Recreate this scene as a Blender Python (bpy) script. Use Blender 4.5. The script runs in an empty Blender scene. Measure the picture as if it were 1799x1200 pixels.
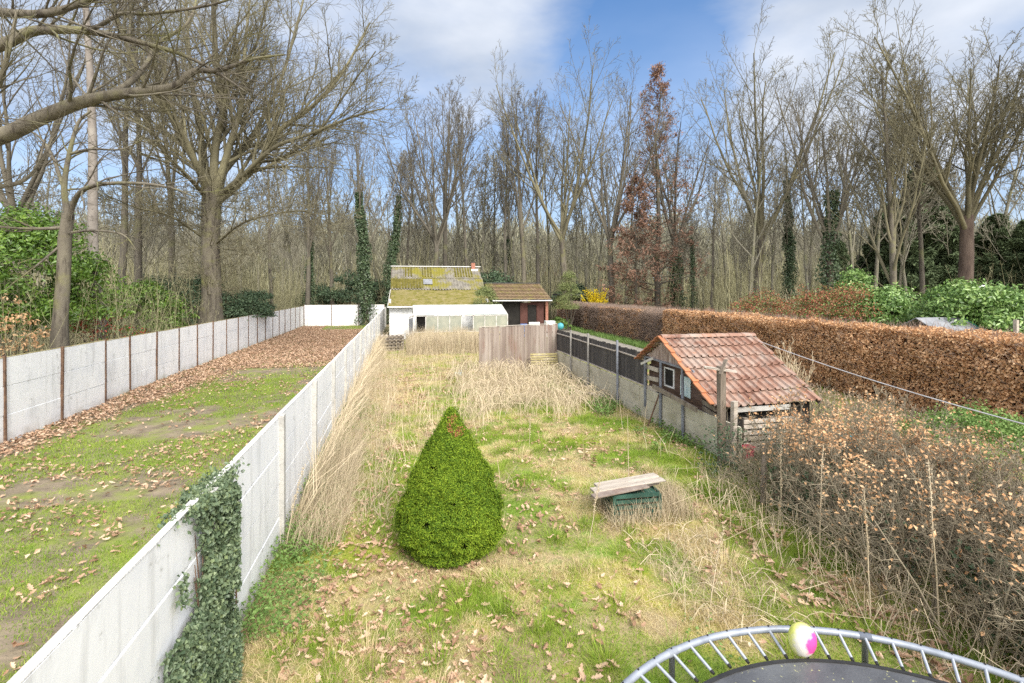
import bpy, math, random
import numpy as np
from math import sin, cos, pi, sqrt, radians, atan2

# ------------------------------------------------------------------ scene
sc = bpy.context.scene
C = sc.collection
R = random.Random(7)
NR = np.random.default_rng(11)
CAMH, FPX, YAW = 3.8, 860.0, radians(12.5)
CY, SY = cos(YAW), sin(YAW)

def at(px, D, z=0.0):
    """a spot at distance D (m) in the direction of photo column px; y runs along the garden"""
    xc = (px - 899.5) / FPX * D
    return (xc * CY + D * SY, -xc * SY + D * CY, z)
def gp(px, py, z=0.0):
    return at(px, (CAMH - z) * FPX / (py - 507.0), z)
def zt(py, D):
    return CAMH - (py - 507.0) * D / FPX

# ------------------------------------------------------------------ numpy helpers
_lat = np.random.default_rng(3).random((256, 256))
def vnoise(x, y, s, seed=0):
    x = np.asarray(x, float) / s + seed * 17.3 + 1000; y = np.asarray(y, float) / s + seed * 9.7 + 1000
    i = np.floor(x).astype(int); j = np.floor(y).astype(int)
    fx = x - i; fy = y - j; fx = fx * fx * (3 - 2 * fx); fy = fy * fy * (3 - 2 * fy)
    g = lambda a, b: _lat[a % 256, b % 256]
    return (g(i, j) * (1 - fx) + g(i + 1, j) * fx) * (1 - fy) + (g(i, j + 1) * (1 - fx) + g(i + 1, j + 1) * fx) * fy
def fbm(x, y, s, seed=0):
    return .5 * vnoise(x, y, s, seed) + .3 * vnoise(x, y, s * .45, seed + 1) + .2 * vnoise(x, y, s * .2, seed + 2)
def nrm(a):
    return a / np.maximum(np.linalg.norm(a, axis=-1, keepdims=True), 1e-9)
def ground_h(x, y):
    return 0.02 + .10 * (fbm(x, y, 2.3, 5) - .3)

class MB:
    def __init__(s):
        s.v = []; s.t = []; s.q = []; s.n = 0
    def add(s, v, tris=None, quads=None):
        v = np.asarray(v, float).reshape(-1, 3)
        if tris is not None and len(tris): s.t.append(np.asarray(tris, np.int64).reshape(-1, 3) + s.n)
        if quads is not None and len(quads): s.q.append(np.asarray(quads, np.int64).reshape(-1, 4) + s.n)
        s.v.append(v); s.n += len(v)
        return s
    def box(s, c, size, rz=0.0, rx=0.0, ry=0.0, jit=0.0):
        h = np.array(size) / 2.
        v = np.array([[i, j, k] for i in (-1, 1) for j in (-1, 1) for k in (-1, 1)], float) * h
        if jit: v = v + NR.normal(0, jit, v.shape)
        for a, (i, j) in ((rx, (1, 2)), (ry, (2, 0)), (rz, (0, 1))):
            if a:
                p, q = v[:, i].copy(), v[:, j].copy()
                v[:, i] = p * cos(a) - q * sin(a); v[:, j] = p * sin(a) + q * cos(a)
        return s.add(v + np.array(c), quads=[[0, 1, 3, 2], [4, 6, 7, 5], [0, 4, 5, 1], [2, 3, 7, 6], [0, 2, 6, 4], [1, 5, 7, 3]])
    def beam(s, a, b, w, h, up=(0, 0, 1), jit=0.0):
        a = np.array(a, float); b = np.array(b, float); d = nrm(b - a); up = np.array(up, float)
        if abs(np.dot(d, up)) > .95: up = np.array([0, 1, 0.])
        sd = nrm(np.cross(d, up)); u = np.cross(sd, d)
        v = []
        for p in (a, b):
            for i, j in ((-1, -1), (1, -1), (1, 1), (-1, 1)):
                v.append(p + sd * i * w / 2 + u * j * h / 2)
        v = np.array(v)
        if jit: v = v + NR.normal(0, jit, v.shape)
        return s.add(v, quads=[[0, 1, 2, 3], [7, 6, 5, 4], [0, 4, 5, 1], [1, 5, 6, 2], [2, 6, 7, 3], [3, 7, 4, 0]])
    def tubes(s, polys, sides=5, close=False):
        """polys: list of (pts, radii); batched by length"""
        by = {}
        for p, r in polys: by.setdefault(len(p), []).append((p, r))
        for n, L in by.items():
            P = np.array([p for p, r in L], float); Rr = np.array([r for p, r in L], float)
            T = np.empty_like(P); T[:, 1:-1] = P[:, 2:] - P[:, :-2] if n > 2 else 0
            T[:, 0] = P[:, 1] - P[:, 0]; T[:, -1] = P[:, -1] - P[:, -2]; T = nrm(T)
            ref = np.where(np.abs(T[:, :1, 2:3]) > .8, np.array([1., 0, 0]), np.array([0, 0, 1.]))
            ref = np.broadcast_to(ref, T.shape)
            A = nrm(np.cross(T, ref)); B = np.cross(T, A)
            if sides == 2:
                ang = np.array([0, pi]); 
            else:
                ang = np.arange(sides) * 2 * pi / sides
            V = P[:, :, None] + Rr[:, :, None, None] * (A[:, :, None] * np.cos(ang)[None, None, :, None] + B[:, :, None] * np.sin(ang)[None, None, :, None])
            nb = len(L); base = (np.arange(nb) * n * sides)[:, None, None]
            i = (np.arange(n - 1) * sides)[None, :, None]
            if sides == 2:
                k = np.array([0])[None, None, :]; k2 = np.array([1])[None, None, :]
            else:
                k = np.arange(sides)[None, None, :]; k2 = (k + 1) % sides
            a = base + i + k; b = base + i + k2
            Q = np.stack([a, b, b + sides, a + sides], -1).reshape(-1, 4)
            tr = None
            if close and sides > 2:
                tr = []
                for off in (0, (n - 1) * sides):
                    for kk in range(1, sides - 1):
                        tr.append(np.stack([base[:, 0, 0] + off, base[:, 0, 0] + off + kk, base[:, 0, 0] + off + kk + 1], -1))
                tr = np.concatenate(tr)
            s.add(V.reshape(-1, 3), tris=tr, quads=Q)
        return s
    def leaves(s, P, N, L, W, flop=.6, rng=NR, fold=.25, droop=0.0):
        P = np.asarray(P, float); n = len(P)
        L = np.broadcast_to(np.asarray(L, float), (n,))[:, None]; W = np.broadcast_to(np.asarray(W, float), (n,))[:, None]
        N = nrm(nrm(np.asarray(N, float) + np.zeros((n, 3))) + flop * rng.normal(size=(n, 3)))
        d = rng.normal(size=(n, 3)); d[:, 2] -= droop; d = nrm(d - N * np.sum(d * N, 1, keepdims=True)); sd = np.cross(N, d)
        f = N * W * fold
        V = np.stack([P - d * L / 2, P + sd * W / 2 + f - d * L * .08, P + d * L / 2, P - sd * W / 2 + f - d * L * .08], 1)
        b = np.arange(n)[:, None] * 4
        s.add(V.reshape(-1, 3), tris=np.concatenate([b + [0, 2, 1], b + [0, 3, 2]]))
        return s
    def lobed(s, P, L, rng=NR, flop=.35):
        """oak leaves: lobed outline round a midrib, curled"""
        n = len(P); P = np.asarray(P, float); L = np.broadcast_to(np.asarray(L, float), (n,))[:, None, None]
        t = np.array([-.5, -.32, -.2, -.05, .08, .25, .33, .5]); w = np.array([.02, .16, .09, .27, .15, .24, .12, .0])
        ol = np.concatenate([np.stack([t, w, .0 + w * .9], 1), np.stack([t[::-1], -w[::-1], .0 + w[::-1] * .9], 1), np.array([[0, 0, -.02]])])
        ol = ol[None] * L; curl = rng.uniform(-.6, 1.6, (n, 1)); ol = np.array(ol)
        ol[:, :, 2] = ol[:, :, 2] * curl + (ol[:, :, 0] ** 2) / L[:, :, 0] * rng.uniform(-.5, 1.2, (n, 1))
        N = nrm(np.array([0, 0, 1.]) + flop * rng.normal(size=(n, 3)))
        d = rng.normal(size=(n, 3)); d = nrm(d - N * np.sum(d * N, 1, keepdims=True)); sd = np.cross(N, d)
        V = P[:, None] + ol[:, :, :1] * d[:, None] + ol[:, :, 1:2] * sd[:, None] + ol[:, :, 2:] * N[:, None]
        k = np.arange(16); F = np.stack([np.full(16, 16), k, (k + 1) % 16], 1)
        s.add(V.reshape(-1, 3), tris=((np.arange(n) * 17)[:, None, None] + F[None]).reshape(-1, 3))
        return s
    def blades(s, P, h, w, lean, rng=NR):
        P = np.asarray(P, float); n = len(P); h = np.broadcast_to(h, (n,)); w = np.broadcast_to(w, (n,))
        a = rng.uniform(0, 2 * pi, n); sd = np.stack([np.cos(a), np.sin(a), np.zeros(n)], 1) * w[:, None] / 2
        ld = np.asarray(lean, float); l3 = np.concatenate([ld, np.zeros((n, 1))], 1)
        up = np.zeros((n, 3)); up[:, 2] = h
        m = P + l3 * .35 + up * .6; t = P + l3 + up * .95
        V = np.stack([P - sd, P + sd, m - sd * .7, m + sd * .7, t], 1)
        b = np.arange(n)[:, None] * 5
        s.add(V.reshape(-1, 3), tris=b + [2, 3, 4], quads=b + [0, 1, 3, 2])
        return s
    def lathe(s, prof, c=(0, 0, 0), n=24):
        a = np.arange(n) * 2 * pi / n; pr = np.array(prof, float)
        V = np.stack([pr[:, 0, None] * np.cos(a), pr[:, 0, None] * np.sin(a), np.broadcast_to(pr[:, 1, None], (len(pr), n))], -1) + np.array(c)
        Q = []
        for i in range(len(pr) - 1):
            for k in range(n): Q.append([i * n + k, i * n + (k + 1) % n, (i + 1) * n + (k + 1) % n, (i + 1) * n + k])
        return s.add(V.reshape(-1, 3), quads=Q)
    def grid(s, fn, nu, nv, thick=None):
        u, v = np.meshgrid(np.linspace(0, 1, nu), np.linspace(0, 1, nv), indexing='ij')
        V = fn(u.ravel(), v.ravel())
        i, j = np.meshgrid(np.arange(nu - 1), np.arange(nv - 1), indexing='ij'); a = (i * nv + j).ravel()
        Q = np.stack([a, a + nv, a + nv + 1, a + 1], 1)
        s.add(V, quads=Q)
        if thick is not None:
            s.add(V - np.array(thick), quads=Q[:, ::-1])
            e = np.concatenate([np.arange(nv), (np.arange(1, nu)) * nv + nv - 1, (nu - 1) * nv + np.arange(nv - 2, -1, -1), np.arange(nu - 2, -1, -1) * nv])
            n0 = len(V); a, b = e[:-1], e[1:]
            s.add(np.concatenate([V, V - np.array(thick)]), quads=np.stack([a, a + n0, b + n0, b], 1))
        return s
    def build(s, name, mat, parent=None, loc=None, smooth=False, bevel=0.0):
        V = np.concatenate(s.v); off = np.array(loc if loc is not None else (0, 0, 0), float)
        w = off.copy()
        if parent is not None:
            pw = np.array(parent.get('_w', (0, 0, 0)), float) if '_w' in parent.keys() else np.array(WOFF.get(parent.name, (0, 0, 0)), float)
            w = pw + off
        V = V - w
        me = bpy.data.meshes.new(name)
        T = np.concatenate(s.t) if s.t else np.zeros((0, 3), np.int64); Q = np.concatenate(s.q) if s.q else np.zeros((0, 4), np.int64)
        me.vertices.add(len(V)); me.vertices.foreach_set('co', V.astype(np.float32).ravel())
        loops = np.concatenate([T.ravel(), Q.ravel()]).astype(np.int32)
        me.loops.add(len(loops)); me.loops.foreach_set('vertex_index', loops)
        st = np.concatenate([np.arange(len(T)) * 3, len(T) * 3 + np.arange(len(Q)) * 4]).astype(np.int32)
        me.polygons.add(len(st)); me.polygons.foreach_set('loop_start', st)
        if name in ('crown', 'branches', 'twigs', 'core', 'stem', 'stems', 'moss', 'lower_roof', 'foliage', 'upper_roof'): smooth = True
        me.polygons.foreach_set('use_smooth', np.full(len(st), bool(smooth)))
        me.update(calc_edges=True)
        me.materials.append(mat)
        o = bpy.data.objects.new(name, me); C.objects.link(o)
        if parent is not None: o.parent = parent
        o.location = off
        WOFF[o.name] = tuple(w)
        if bevel:
            m = o.modifiers.new('bevel', 'BEVEL'); m.width = bevel; m.segments = 2; m.limit_method = 'ANGLE'
        return o
WOFF = {}

def tag(o, label=None, cat=None, group=None, kind=None):
    if label: o['label'] = label
    if cat: o['category'] = cat
    if group: o['group'] = group
    if kind: o['kind'] = kind
    return o
def thing(name, label, cat, loc=(0, 0, 0), group=None):
    o = bpy.data.objects.new(name, None); C.objects.link(o); o.location = loc; o.empty_display_size = .3
    WOFF[o.name] = tuple(loc)
    return tag(o, label, cat, group)
def copy_tree(o, parent=None):
    c = o.copy(); C.objects.link(c); c.parent = parent
    for ch in list(o.children): copy_tree(ch, c)
    return c
def place(proto, loc, s=1.0, rz=0.0, label=None, group=None, sz=None):
    if proto.get('used_once') is None:
        proto['used_once'] = 1; o = proto
    else:
        o = copy_tree(proto)
    o.location = loc; o.rotation_euler = (0, 0, rz); o.scale = (s, s, sz or s)
    if label: o['label'] = label
    if group: o['group'] = group
    elif 'group' in o.keys(): del o['group']
    return o

# ------------------------------------------------------------------ materials
def material(name, cols, scale=3.0, rough=.85, island=0.0, bump=0.0, bscale=None, detail=6, stretch=(1, 1, 1), spec=.3, transl=0.0,
             extra=None, metal=0.0, coord='Object', contrast=(.3, .7), objrand=0.0):
    m = bpy.data.materials.new(name); m.use_nodes = True; nt = m.node_tree; N = nt.nodes; Lk = nt.links
    N.clear()
    out = N.new('ShaderNodeOutputMaterial'); b = N.new('ShaderNodeBsdfPrincipled')
    b.inputs['Roughness'].default_value = rough; b.inputs['Specular IOR Level'].default_value = spec; b.inputs['Metallic'].default_value = metal
    tc = N.new('ShaderNodeTexCoord'); mp = N.new('ShaderNodeMapping'); mp.inputs['Scale'].default_value = stretch
    Lk.new(tc.outputs[coord], mp.inputs['Vector'])
    nz = N.new('ShaderNodeTexNoise'); nz.inputs['Scale'].default_value = scale; nz.inputs['Detail'].default_value = detail; nz.inputs['Roughness'].default_value = .6
    Lk.new(mp.outputs[0], nz.inputs['Vector'])
    fac = nz.outputs['Fac']
    mr = N.new('ShaderNodeMapRange'); mr.inputs['From Min'].default_value = contrast[0]; mr.inputs['From Max'].default_value = contrast[1]
    Lk.new(fac, mr.inputs['Value']); fac = mr.outputs[0]
    def mixf(fac, other, k):
        mx = N.new('ShaderNodeMix'); mx.inputs[0].default_value = k; Lk.new(fac, mx.inputs[2]); Lk.new(other, mx.inputs[3]); return mx.outputs[0]
    if island:
        g = N.new('ShaderNodeNewGeometry'); fac = mixf(fac, g.outputs['Random Per Island'], island)
    if objrand:
        oi = N.new('ShaderNodeObjectInfo'); fac = mixf(fac, oi.outputs['Random'], objrand)
    cr = N.new('ShaderNodeValToRGB'); e = cr.color_ramp.elements
    n = len(cols)
    e[0].position = 0; e[0].color = (*cols[0], 1); e[1].position = 1; e[1].color = (*cols[-1], 1)
    for i in range(1, n - 1):
        k = e.new(i / (n - 1)); k.color = (*cols[i], 1)
    Lk.new(fac, cr.inputs[0]); col = cr.outputs[0]
    ctx = dict(N=N, L=Lk, tc=tc, mp=mp, nt=nt, bsdf=b)
    if extra: col = extra(ctx, col)
    Lk.new(col, b.inputs['Base Color'])
    if bump:
        bn = N.new('ShaderNodeTexNoise'); bn.inputs['Scale'].default_value = bscale or scale * 4; bn.inputs['Detail'].default_value = 6
        Lk.new(mp.outputs[0], bn.inputs['Vector']); bp = N.new('ShaderNodeBump'); bp.inputs['Strength'].default_value = bump; bp.inputs['Distance'].default_value = .03
        Lk.new(bn.outputs['Fac'], bp.inputs['Height']); Lk.new(bp.outputs[0], b.inputs['Normal'])
    if transl:
        t = N.new('ShaderNodeBsdfTranslucent'); Lk.new(col, t.inputs['Color']); mx = N.new('ShaderNodeMixShader'); mx.inputs[0].default_value = transl
        Lk.new(b.outputs[0], mx.inputs[1]); Lk.new(t.outputs[0], mx.inputs[2]); Lk.new(mx.outputs[0], out.inputs['Surface'])
    else:
        Lk.new(b.outputs[0], out.inputs['Surface'])
    return m
def patches(color, scale, lo, hi, stretch=(1, 1, 1), coord='Object', mask=None, rough=None):
    """a second layer of colour laid over the first where a noise is high (moss, dirt, wear)"""
    def f(c, col):
        N, L = c['N'], c['L']
        mp = N.new('ShaderNodeMapping'); mp.inputs['Scale'].default_value = stretch; L.new(c['tc'].outputs[coord], mp.inputs['Vector'])
        mp.inputs['Location'].default_value = (3.1, 7.7, 1.3)
        nz = N.new('ShaderNodeTexNoise'); nz.inputs['Scale'].default_value = scale; nz.inputs['Detail'].default_value = 7; nz.inputs['Roughness'].default_value = .65
        L.new(mp.outputs[0], nz.inputs['Vector'])
        mr = N.new('ShaderNodeMapRange'); mr.inputs['From Min'].default_value = lo; mr.inputs['From Max'].default_value = hi
        L.new(nz.outputs['Fac'], mr.inputs['Value']); fac = mr.outputs[0]
        if mask:
            mk = mask(c); mm = N.new('ShaderNodeMath'); mm.operation = 'MULTIPLY'; L.new(fac, mm.inputs[0]); L.new(mk, mm.inputs[1]); fac = mm.outputs[0]
        mx = N.new('ShaderNodeMix'); mx.data_type = 'RGBA'; L.new(fac, mx.inputs[0]); L.new(col, mx.inputs[6]); mx.inputs[7].default_value = (*color, 1)
        return mx.outputs[2]
    return f
def chain(*fs):
    def f(c, col):
        for g in fs: col = g(c, col)
        return col
    return f
def zmask(lo, hi, coord='Object'):
    def f(c):
        N, L = c['N'], c['L']
        sp = N.new('ShaderNodeSeparateXYZ'); L.new(c['tc'].outputs[coord], sp.inputs[0]); mr = N.new('ShaderNodeMapRange')
        mr.inputs['From Min'].default_value = lo; mr.inputs['From Max'].default_value = hi; L.new(sp.outputs[2], mr.inputs['Value']); return mr.outputs[0]
    return f

M = {}
M['bark'] = material('bark', [(.07, .062, .05), (.135, .12, .096), (.19, .172, .13)], 1.2, .9, bump=.6, bscale=14, stretch=(1, 1, .35), objrand=.35,
                     extra=chain(patches((.05, .043, .035), 7, .5, .66, (1, 1, .16)), patches((.19, .20, .075), .5, .52, .78)))
M['bark_moss'] = material('mossy_bark', [(.075, .065, .05), (.145, .128, .098), (.205, .185, .135)], 1.5, .9, bump=.6, bscale=16, stretch=(1, 1, .4),
                          extra=chain(patches((.06, .05, .04), 7, .5, .66, (1, 1, .16)), patches((.21, .21, .075), .8, .5, .72)))
M['bark_pale'] = material('pale_bark', [(.12, .105, .09), (.23, .205, .18), (.30, .275, .24)], 2.5, .9, bump=.5, bscale=12, stretch=(1, 1, .6),
                          extra=patches((.06, .05, .045), 3, .62, .68, (1, 1, 2.5)))
M['bark_red'] = material('pine_bark', [(.06, .042, .034), (.12, .088, .07), (.165, .125, .098)], 3, .9, bump=.6, stretch=(1, 1, .3))
M['twig'] = material('twigs', [(.075, .067, .053), (.14, .126, .098), (.21, .19, .145)], .6, .9, island=.4, objrand=.3)
M['twig_moss'] = material('mossy_twigs', [(.09, .08, .055), (.165, .15, .095), (.24, .22, .13)], .8, .9, island=.4)
M['bark_far'] = material('woodland_bark', [(.15, .14, .11), (.235, .22, .17), (.32, .30, .225)], 1.5, .95, stretch=(1, 1, .3), objrand=.5, extra=patches((.20, .21, .09), .5, .48, .7))
M['twig_far'] = material('woodland_twigs', [(.15, .14, .11), (.25, .235, .18), (.34, .315, .235)], .6, .95, island=.4, objrand=.4)
M['brush'] = material('brushwood', [(.12, .115, .065), (.225, .215, .12), (.34, .315, .19), (.27, .29, .13)], .12, .9, island=.55, coord='Object')
M['farwood'] = material('distant_woodland', [(.14, .14, .10), (.215, .21, .15), (.285, .275, .195), (.21, .23, .155)], .05, .95, island=.5)
M['ivy'] = material('ivy_leaf', [(.04, .07, .035), (.08, .125, .06), (.15, .20, .10)], 1.5, .45, island=.7, transl=.12, spec=.5)
M['ivy_near'] = material('ivy_leaf_grey', [(.045, .08, .04), (.095, .14, .075), (.17, .225, .125), (.23, .29, .12)], 2.5, .5, island=.7, transl=.12, spec=.5)
M['rhodo'] = material('shrub_leaf', [(.035, .075, .012), (.10, .19, .025), (.22, .34, .045)], .9, .4, island=.6, transl=.2, spec=.5)
M['laurel'] = material('laurel_leaf', [(.04, .09, .02), (.11, .21, .045), (.24, .38, .11), (.36, .48, .15)], 1.4, .35, island=.65, transl=.2, spec=.5)
M['holly'] = material('holly_leaf', [(.035, .06, .035), (.07, .115, .06), (.13, .18, .10)], 1, .5, island=.6, transl=.1)
M['greenweed'] = material('weed_leaf', [(.08, .15, .035), (.17, .28, .07), (.28, .40, .13)], 2, .6, island=.6, transl=.25)
M['photinia'] = material('red_shrub_leaf', [(.07, .12, .04), (.22, .13, .06), (.38, .12, .07), (.46, .20, .12)], 1.6, .5, island=.7, transl=.15)
M['redleaf'] = material('scarlet_leaf', [(.30, .05, .03), (.5, .09, .07)], 2, .6, island=.8, transl=.2)
M['beech'] = material('beech_leaf', [(.30, .15, .07), (.57, .33, .165), (.70, .45, .25), (.77, .565, .36)], 1.0, .7, island=.7, transl=.2)
M['hedgecore'] = material('hedge_twigs', [(.06, .04, .03), (.13, .085, .06)], 6, .9, bump=.5)
M['greyhedge'] = material('bare_hedge_twigs', [(.17, .125, .10), (.28, .21, .17), (.36, .28, .23)], .8, .9, island=.6)
M['spruce'] = material('spruce_needles', [(.035, .08, .006), (.09, .17, .010), (.20, .295, .018), (.32, .42, .035)], 1.6, .75, island=.65, transl=.15)
M['spruce_red'] = material('browned_needles', [(.22, .09, .04), (.42, .17, .08)], 4, .8, island=.6)
M['darkgreen'] = material('evergreen_needles', [(.06, .09, .045), (.12, .165, .08), (.19, .24, .12)], .4, .8, island=.6)
M['deadneedle'] = material('dead_conifer_needles', [(.16, .095, .07), (.28, .165, .115), (.37, .235, .165)], .4, .85, island=.6)
M['forsythia'] = material('yellow_blossom', [(.75, .55, .0), (.9, .75, .03)], 4, .6, island=.6, transl=.2)
M['bamboo'] = material('young_leaf', [(.10, .13, .04), (.20, .24, .09), (.30, .33, .13)], 1.5, .6, island=.6, transl=.2)
M['grass'] = material('green_grass', [(.10, .20, .02), (.21, .34, .035), (.34, .45, .06), (.47, .50, .12)], .9, .6, island=.6, transl=.3)
M['straw'] = material('dry_grass', [(.36, .27, .13), (.60, .48, .26), (.76, .64, .38), (.60, .57, .20)], .8, .75, island=.65, transl=.25)
M['tangle'] = material('dead_stalks', [(.27, .21, .14), (.45, .37, .25), (.62, .52, .37), (.40, .38, .20)], 1.5, .8, island=.65)
M['litter'] = material('fallen_leaf', [(.20, .11, .07), (.38, .24, .15), (.55, .38, .26), (.70, .54, .40)], 1.2, .7, island=.8, transl=.1)
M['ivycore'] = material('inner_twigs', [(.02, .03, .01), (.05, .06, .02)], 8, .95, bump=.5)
M['tangle_dark'] = material('bare_hedge_branches', [(.12, .10, .07), (.24, .205, .145), (.38, .325, .23)], 1.2, .9, island=.6)
# ------------------------------------------------------------------ tree growing
def vadd(a, b, k=1.0): return (a[0] + b[0] * k, a[1] + b[1] * k, a[2] + b[2] * k)
def vn(a):
    l = sqrt(a[0] ** 2 + a[1] ** 2 + a[2] ** 2) or 1.0
    return (a[0] / l, a[1] / l, a[2] / l)
def turned(d, ang, az):
    ref = (1, 0, 0) if abs(d[2]) > .8 else (0, 0, 1)
    a = vn((d[1] * ref[2] - d[2] * ref[1], d[2] * ref[0] - d[0] * ref[2], d[0] * ref[1] - d[1] * ref[0]))
    b = (d[1] * a[2] - d[2] * a[1], d[2] * a[0] - d[0] * a[2], d[0] * a[1] - d[1] * a[0])
    s_, c_ = sin(ang), cos(ang)
    return vn(tuple(d[i] * c_ + (a[i] * cos(az) + b[i] * sin(az)) * s_ for i in range(3)))

class Cfg:
    def __init__(s, **k):
        s.kids = (0, 8, 7, 6, 4, 0); s.seg = (9, 7, 6, 4, 3, 2); s.wig = (.05, .10, .14, .2, .25, .3)
        s.trop = (.02, .07, .07, .05, .04, .03); s.ang = (.6, .75, .8, .85, .9, .9); s.ratio = (.6, .5, .5, .5, .5, .5)
        s.rr = .55; s.maxlev = 4; s.rmin = .006; s.tstart = .25; s.taper = .75
        s.__dict__.update(k)
def branch(out, p, d, L, r, lev, cf, rng, az0=None):
    n = cf.seg[lev]; st = L / n; pts = [p]; rad = [r]; w = cf.wig[lev]; tp = cf.trop[lev]; dirs = [d]
    for i in range(n):
        d = vn((d[0] + rng.uniform(-w, w), d[1] + rng.uniform(-w, w), d[2] + rng.uniform(-w, w) + tp))
        p = vadd(p, d, st); pts.append(p); rad.append(max(cf.rmin, r * (1 - cf.taper * (i + 1) / n))); dirs.append(d)
    out.setdefault(lev, []).append((pts, rad))
    spawn(out, pts, rad, dirs, L, lev, cf, rng)
def spawn(out, pts, rad, dirs, L, lev, cf, rng):
    if lev >= cf.maxlev: return
    n = len(pts) - 1; k = cf.kids[lev]; az = rng.uniform(0, 6.28)
    for j in range(k):
        t = cf.tstart + (1 - cf.tstart) * (j + rng.uniform(.1, .9)) / k; t = min(t, .98)
        i = min(n - 1, int(t * n)); f = t * n - i
        p = vadd(pts[i], tuple(pts[i + 1][a] - pts[i][a] for a in range(3)), f)
        az += 2.4 + rng.uniform(-.5, .5)
        ang = cf.ang[lev] * rng.uniform(.55, 1.15)
        l2 = L * cf.ratio[lev] * (1.15 - .75 * t) * rng.uniform(.7, 1.25)
        branch(out, p, turned(dirs[min(i + 1, n)], ang, az), l2, max(cf.rmin, (rad[i] * (1 - f) + rad[i + 1] * f) * cf.rr), lev + 1, cf, rng)
def traced(pts, r0, r1):
    n = len(pts); rad = [r0 + (r1 - r0) * i / (n - 1) for i in range(n)]
    dirs = [vn(tuple(pts[min(i + 1, n - 1)][a] - pts[max(i - 1, 0)][a] for a in range(3))) for i in range(n)]
    L = sum(sqrt(sum((pts[i + 1][a] - pts[i][a]) ** 2 for a in range(3))) for i in range(n - 1))
    return pts, rad, dirs, L
def smooth_path(pts, k=3):
    P = [np.array(p, float) for p in pts]; P = [2 * P[0] - P[1]] + P + [2 * P[-1] - P[-2]]; out = []
    for i in range(1, len(P) - 2):
        for s_ in range(k):
            t = s_ / k; a, b, c, d = P[i - 1:i + 3]
            out.append(tuple(.5 * (2 * b + (c - a) * t + (2 * a - 5 * b + 4 * c - d) * t * t + (-a + 3 * b - 3 * c + d) * t ** 3)))
    out.append(tuple(P[-2])); return out

def crown_mesh(out, sides=(8, 6, 5, 4, 3, 2), lo=1):
    m = MB()
    for lv, L in out.items():
        if lv >= lo: m.tubes(L, sides[lv])
    return m
def flare(pts, rad, k=1.5, h=.9):
    """widen the foot of a trunk"""
    return [(p, r * (1 + (k - 1) * max(0, 1 - (p[2] - pts[0][2]) / h) ** 2)) for p, r in zip(pts, rad)]

def bare_tree(name, label, cat, seed, H, r, fork, nl, lean=0., cf=None, limb_ang=.5, mats=('bark', 'twig'), limb_len=.62, ivy=0, ivy_h=0, group=None, leader=True, low=0, limb_r=.62):
    rng = random.Random(seed); cf = cf or Cfg()
    out = {}
    tp = []; tr = []; d = vn((lean, rng.uniform(-.03, .03), 1)); p = (0, 0, -.2); n = 10; top = fork if not leader else H * .8
    for i in range(n + 1):
        tp.append(p); tr.append(r * (1 - .8 * i / n) if leader else r * (1 - .3 * i / n))
        d = vn((d[0] + rng.uniform(-.04, .04), d[1] + rng.uniform(-.04, .04), 1)); p = vadd(p, d, top / n)
    az = rng.uniform(0, 6)
    for j in range(nl):
        if leader: t = (fork / top) + (1 - fork / top) * (j / nl) ** 1.0 * .96
        else: t = .86 + .14 * j / max(1, nl - 1)
        t = min(t, .999); i = min(n - 1, int(t * n)); f = t * n - i
        q = tuple(tp[i][a] * (1 - f) + tp[i + 1][a] * f for a in range(3)); rq = tr[i] * (1 - f) + tr[i + 1] * f
        az += 2.4 + rng.uniform(-.35, .35); ang = limb_ang * rng.uniform(.6, 1.3) * (1.15 - .5 * (t if leader else rng.random()))
        L = (H - q[2]) * limb_len * rng.uniform(.8, 1.15) / max(.5, cos(ang)) * (1.25 if not leader else 1)
        branch(out, q, turned((0, 0, 1), ang, az), L, rq * (.55 if leader else limb_r), 1, cf, rng)
    for j in range(low):
        z = rng.uniform(.12, .9) * fork; i = min(n - 1, int(z / top * n)); q = tp[i]
        c2 = Cfg(kids=(0, 0, 4, 3, 3, 0), wig=cf.wig, maxlev=4)
        branch(out, (q[0], q[1], z), turned((0, 0, 1), rng.uniform(1.1, 1.7), rng.uniform(0, 6.28)), rng.uniform(1.5, 4), r * .12, 2, c2, rng)
    root = thing(name, label, cat, (0, 0, 0), group)
    fl = flare(tp, tr); tm = MB().tubes([([a for a, b in fl], [b for a, b in fl])], 10)
    tm.build('trunk', M[mats[0]], root, smooth=True)
    crown_mesh(out).build('crown', M[mats[1]], root)
    if ivy:
        P = []; Nn = []
        for _ in range(ivy):
            z = rng.random() ** .8 * ivy_h; i = min(n - 1, int(z / top * n)); a = rng.uniform(0, 6.28)
            f = z / top * n - i; q = tuple(tp[i][k] * (1 - f) + tp[min(n, i + 1)][k] * f for k in range(3))
            rr = (tr[i] + rng.uniform(.05, .85) * (1.05 - .75 * z / ivy_h) * (1 + .35 * sin(z * 1.7 + a * 2) + .3 * sin(z * .8 + a)))
            P.append((q[0] + cos(a) * rr, q[1] + sin(a) * rr, z)); Nn.append((cos(a), sin(a), .3))
        MB().leaves(P, Nn, .24, .19, .9).build('ivy', M['ivy'], root)
    return root

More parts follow.
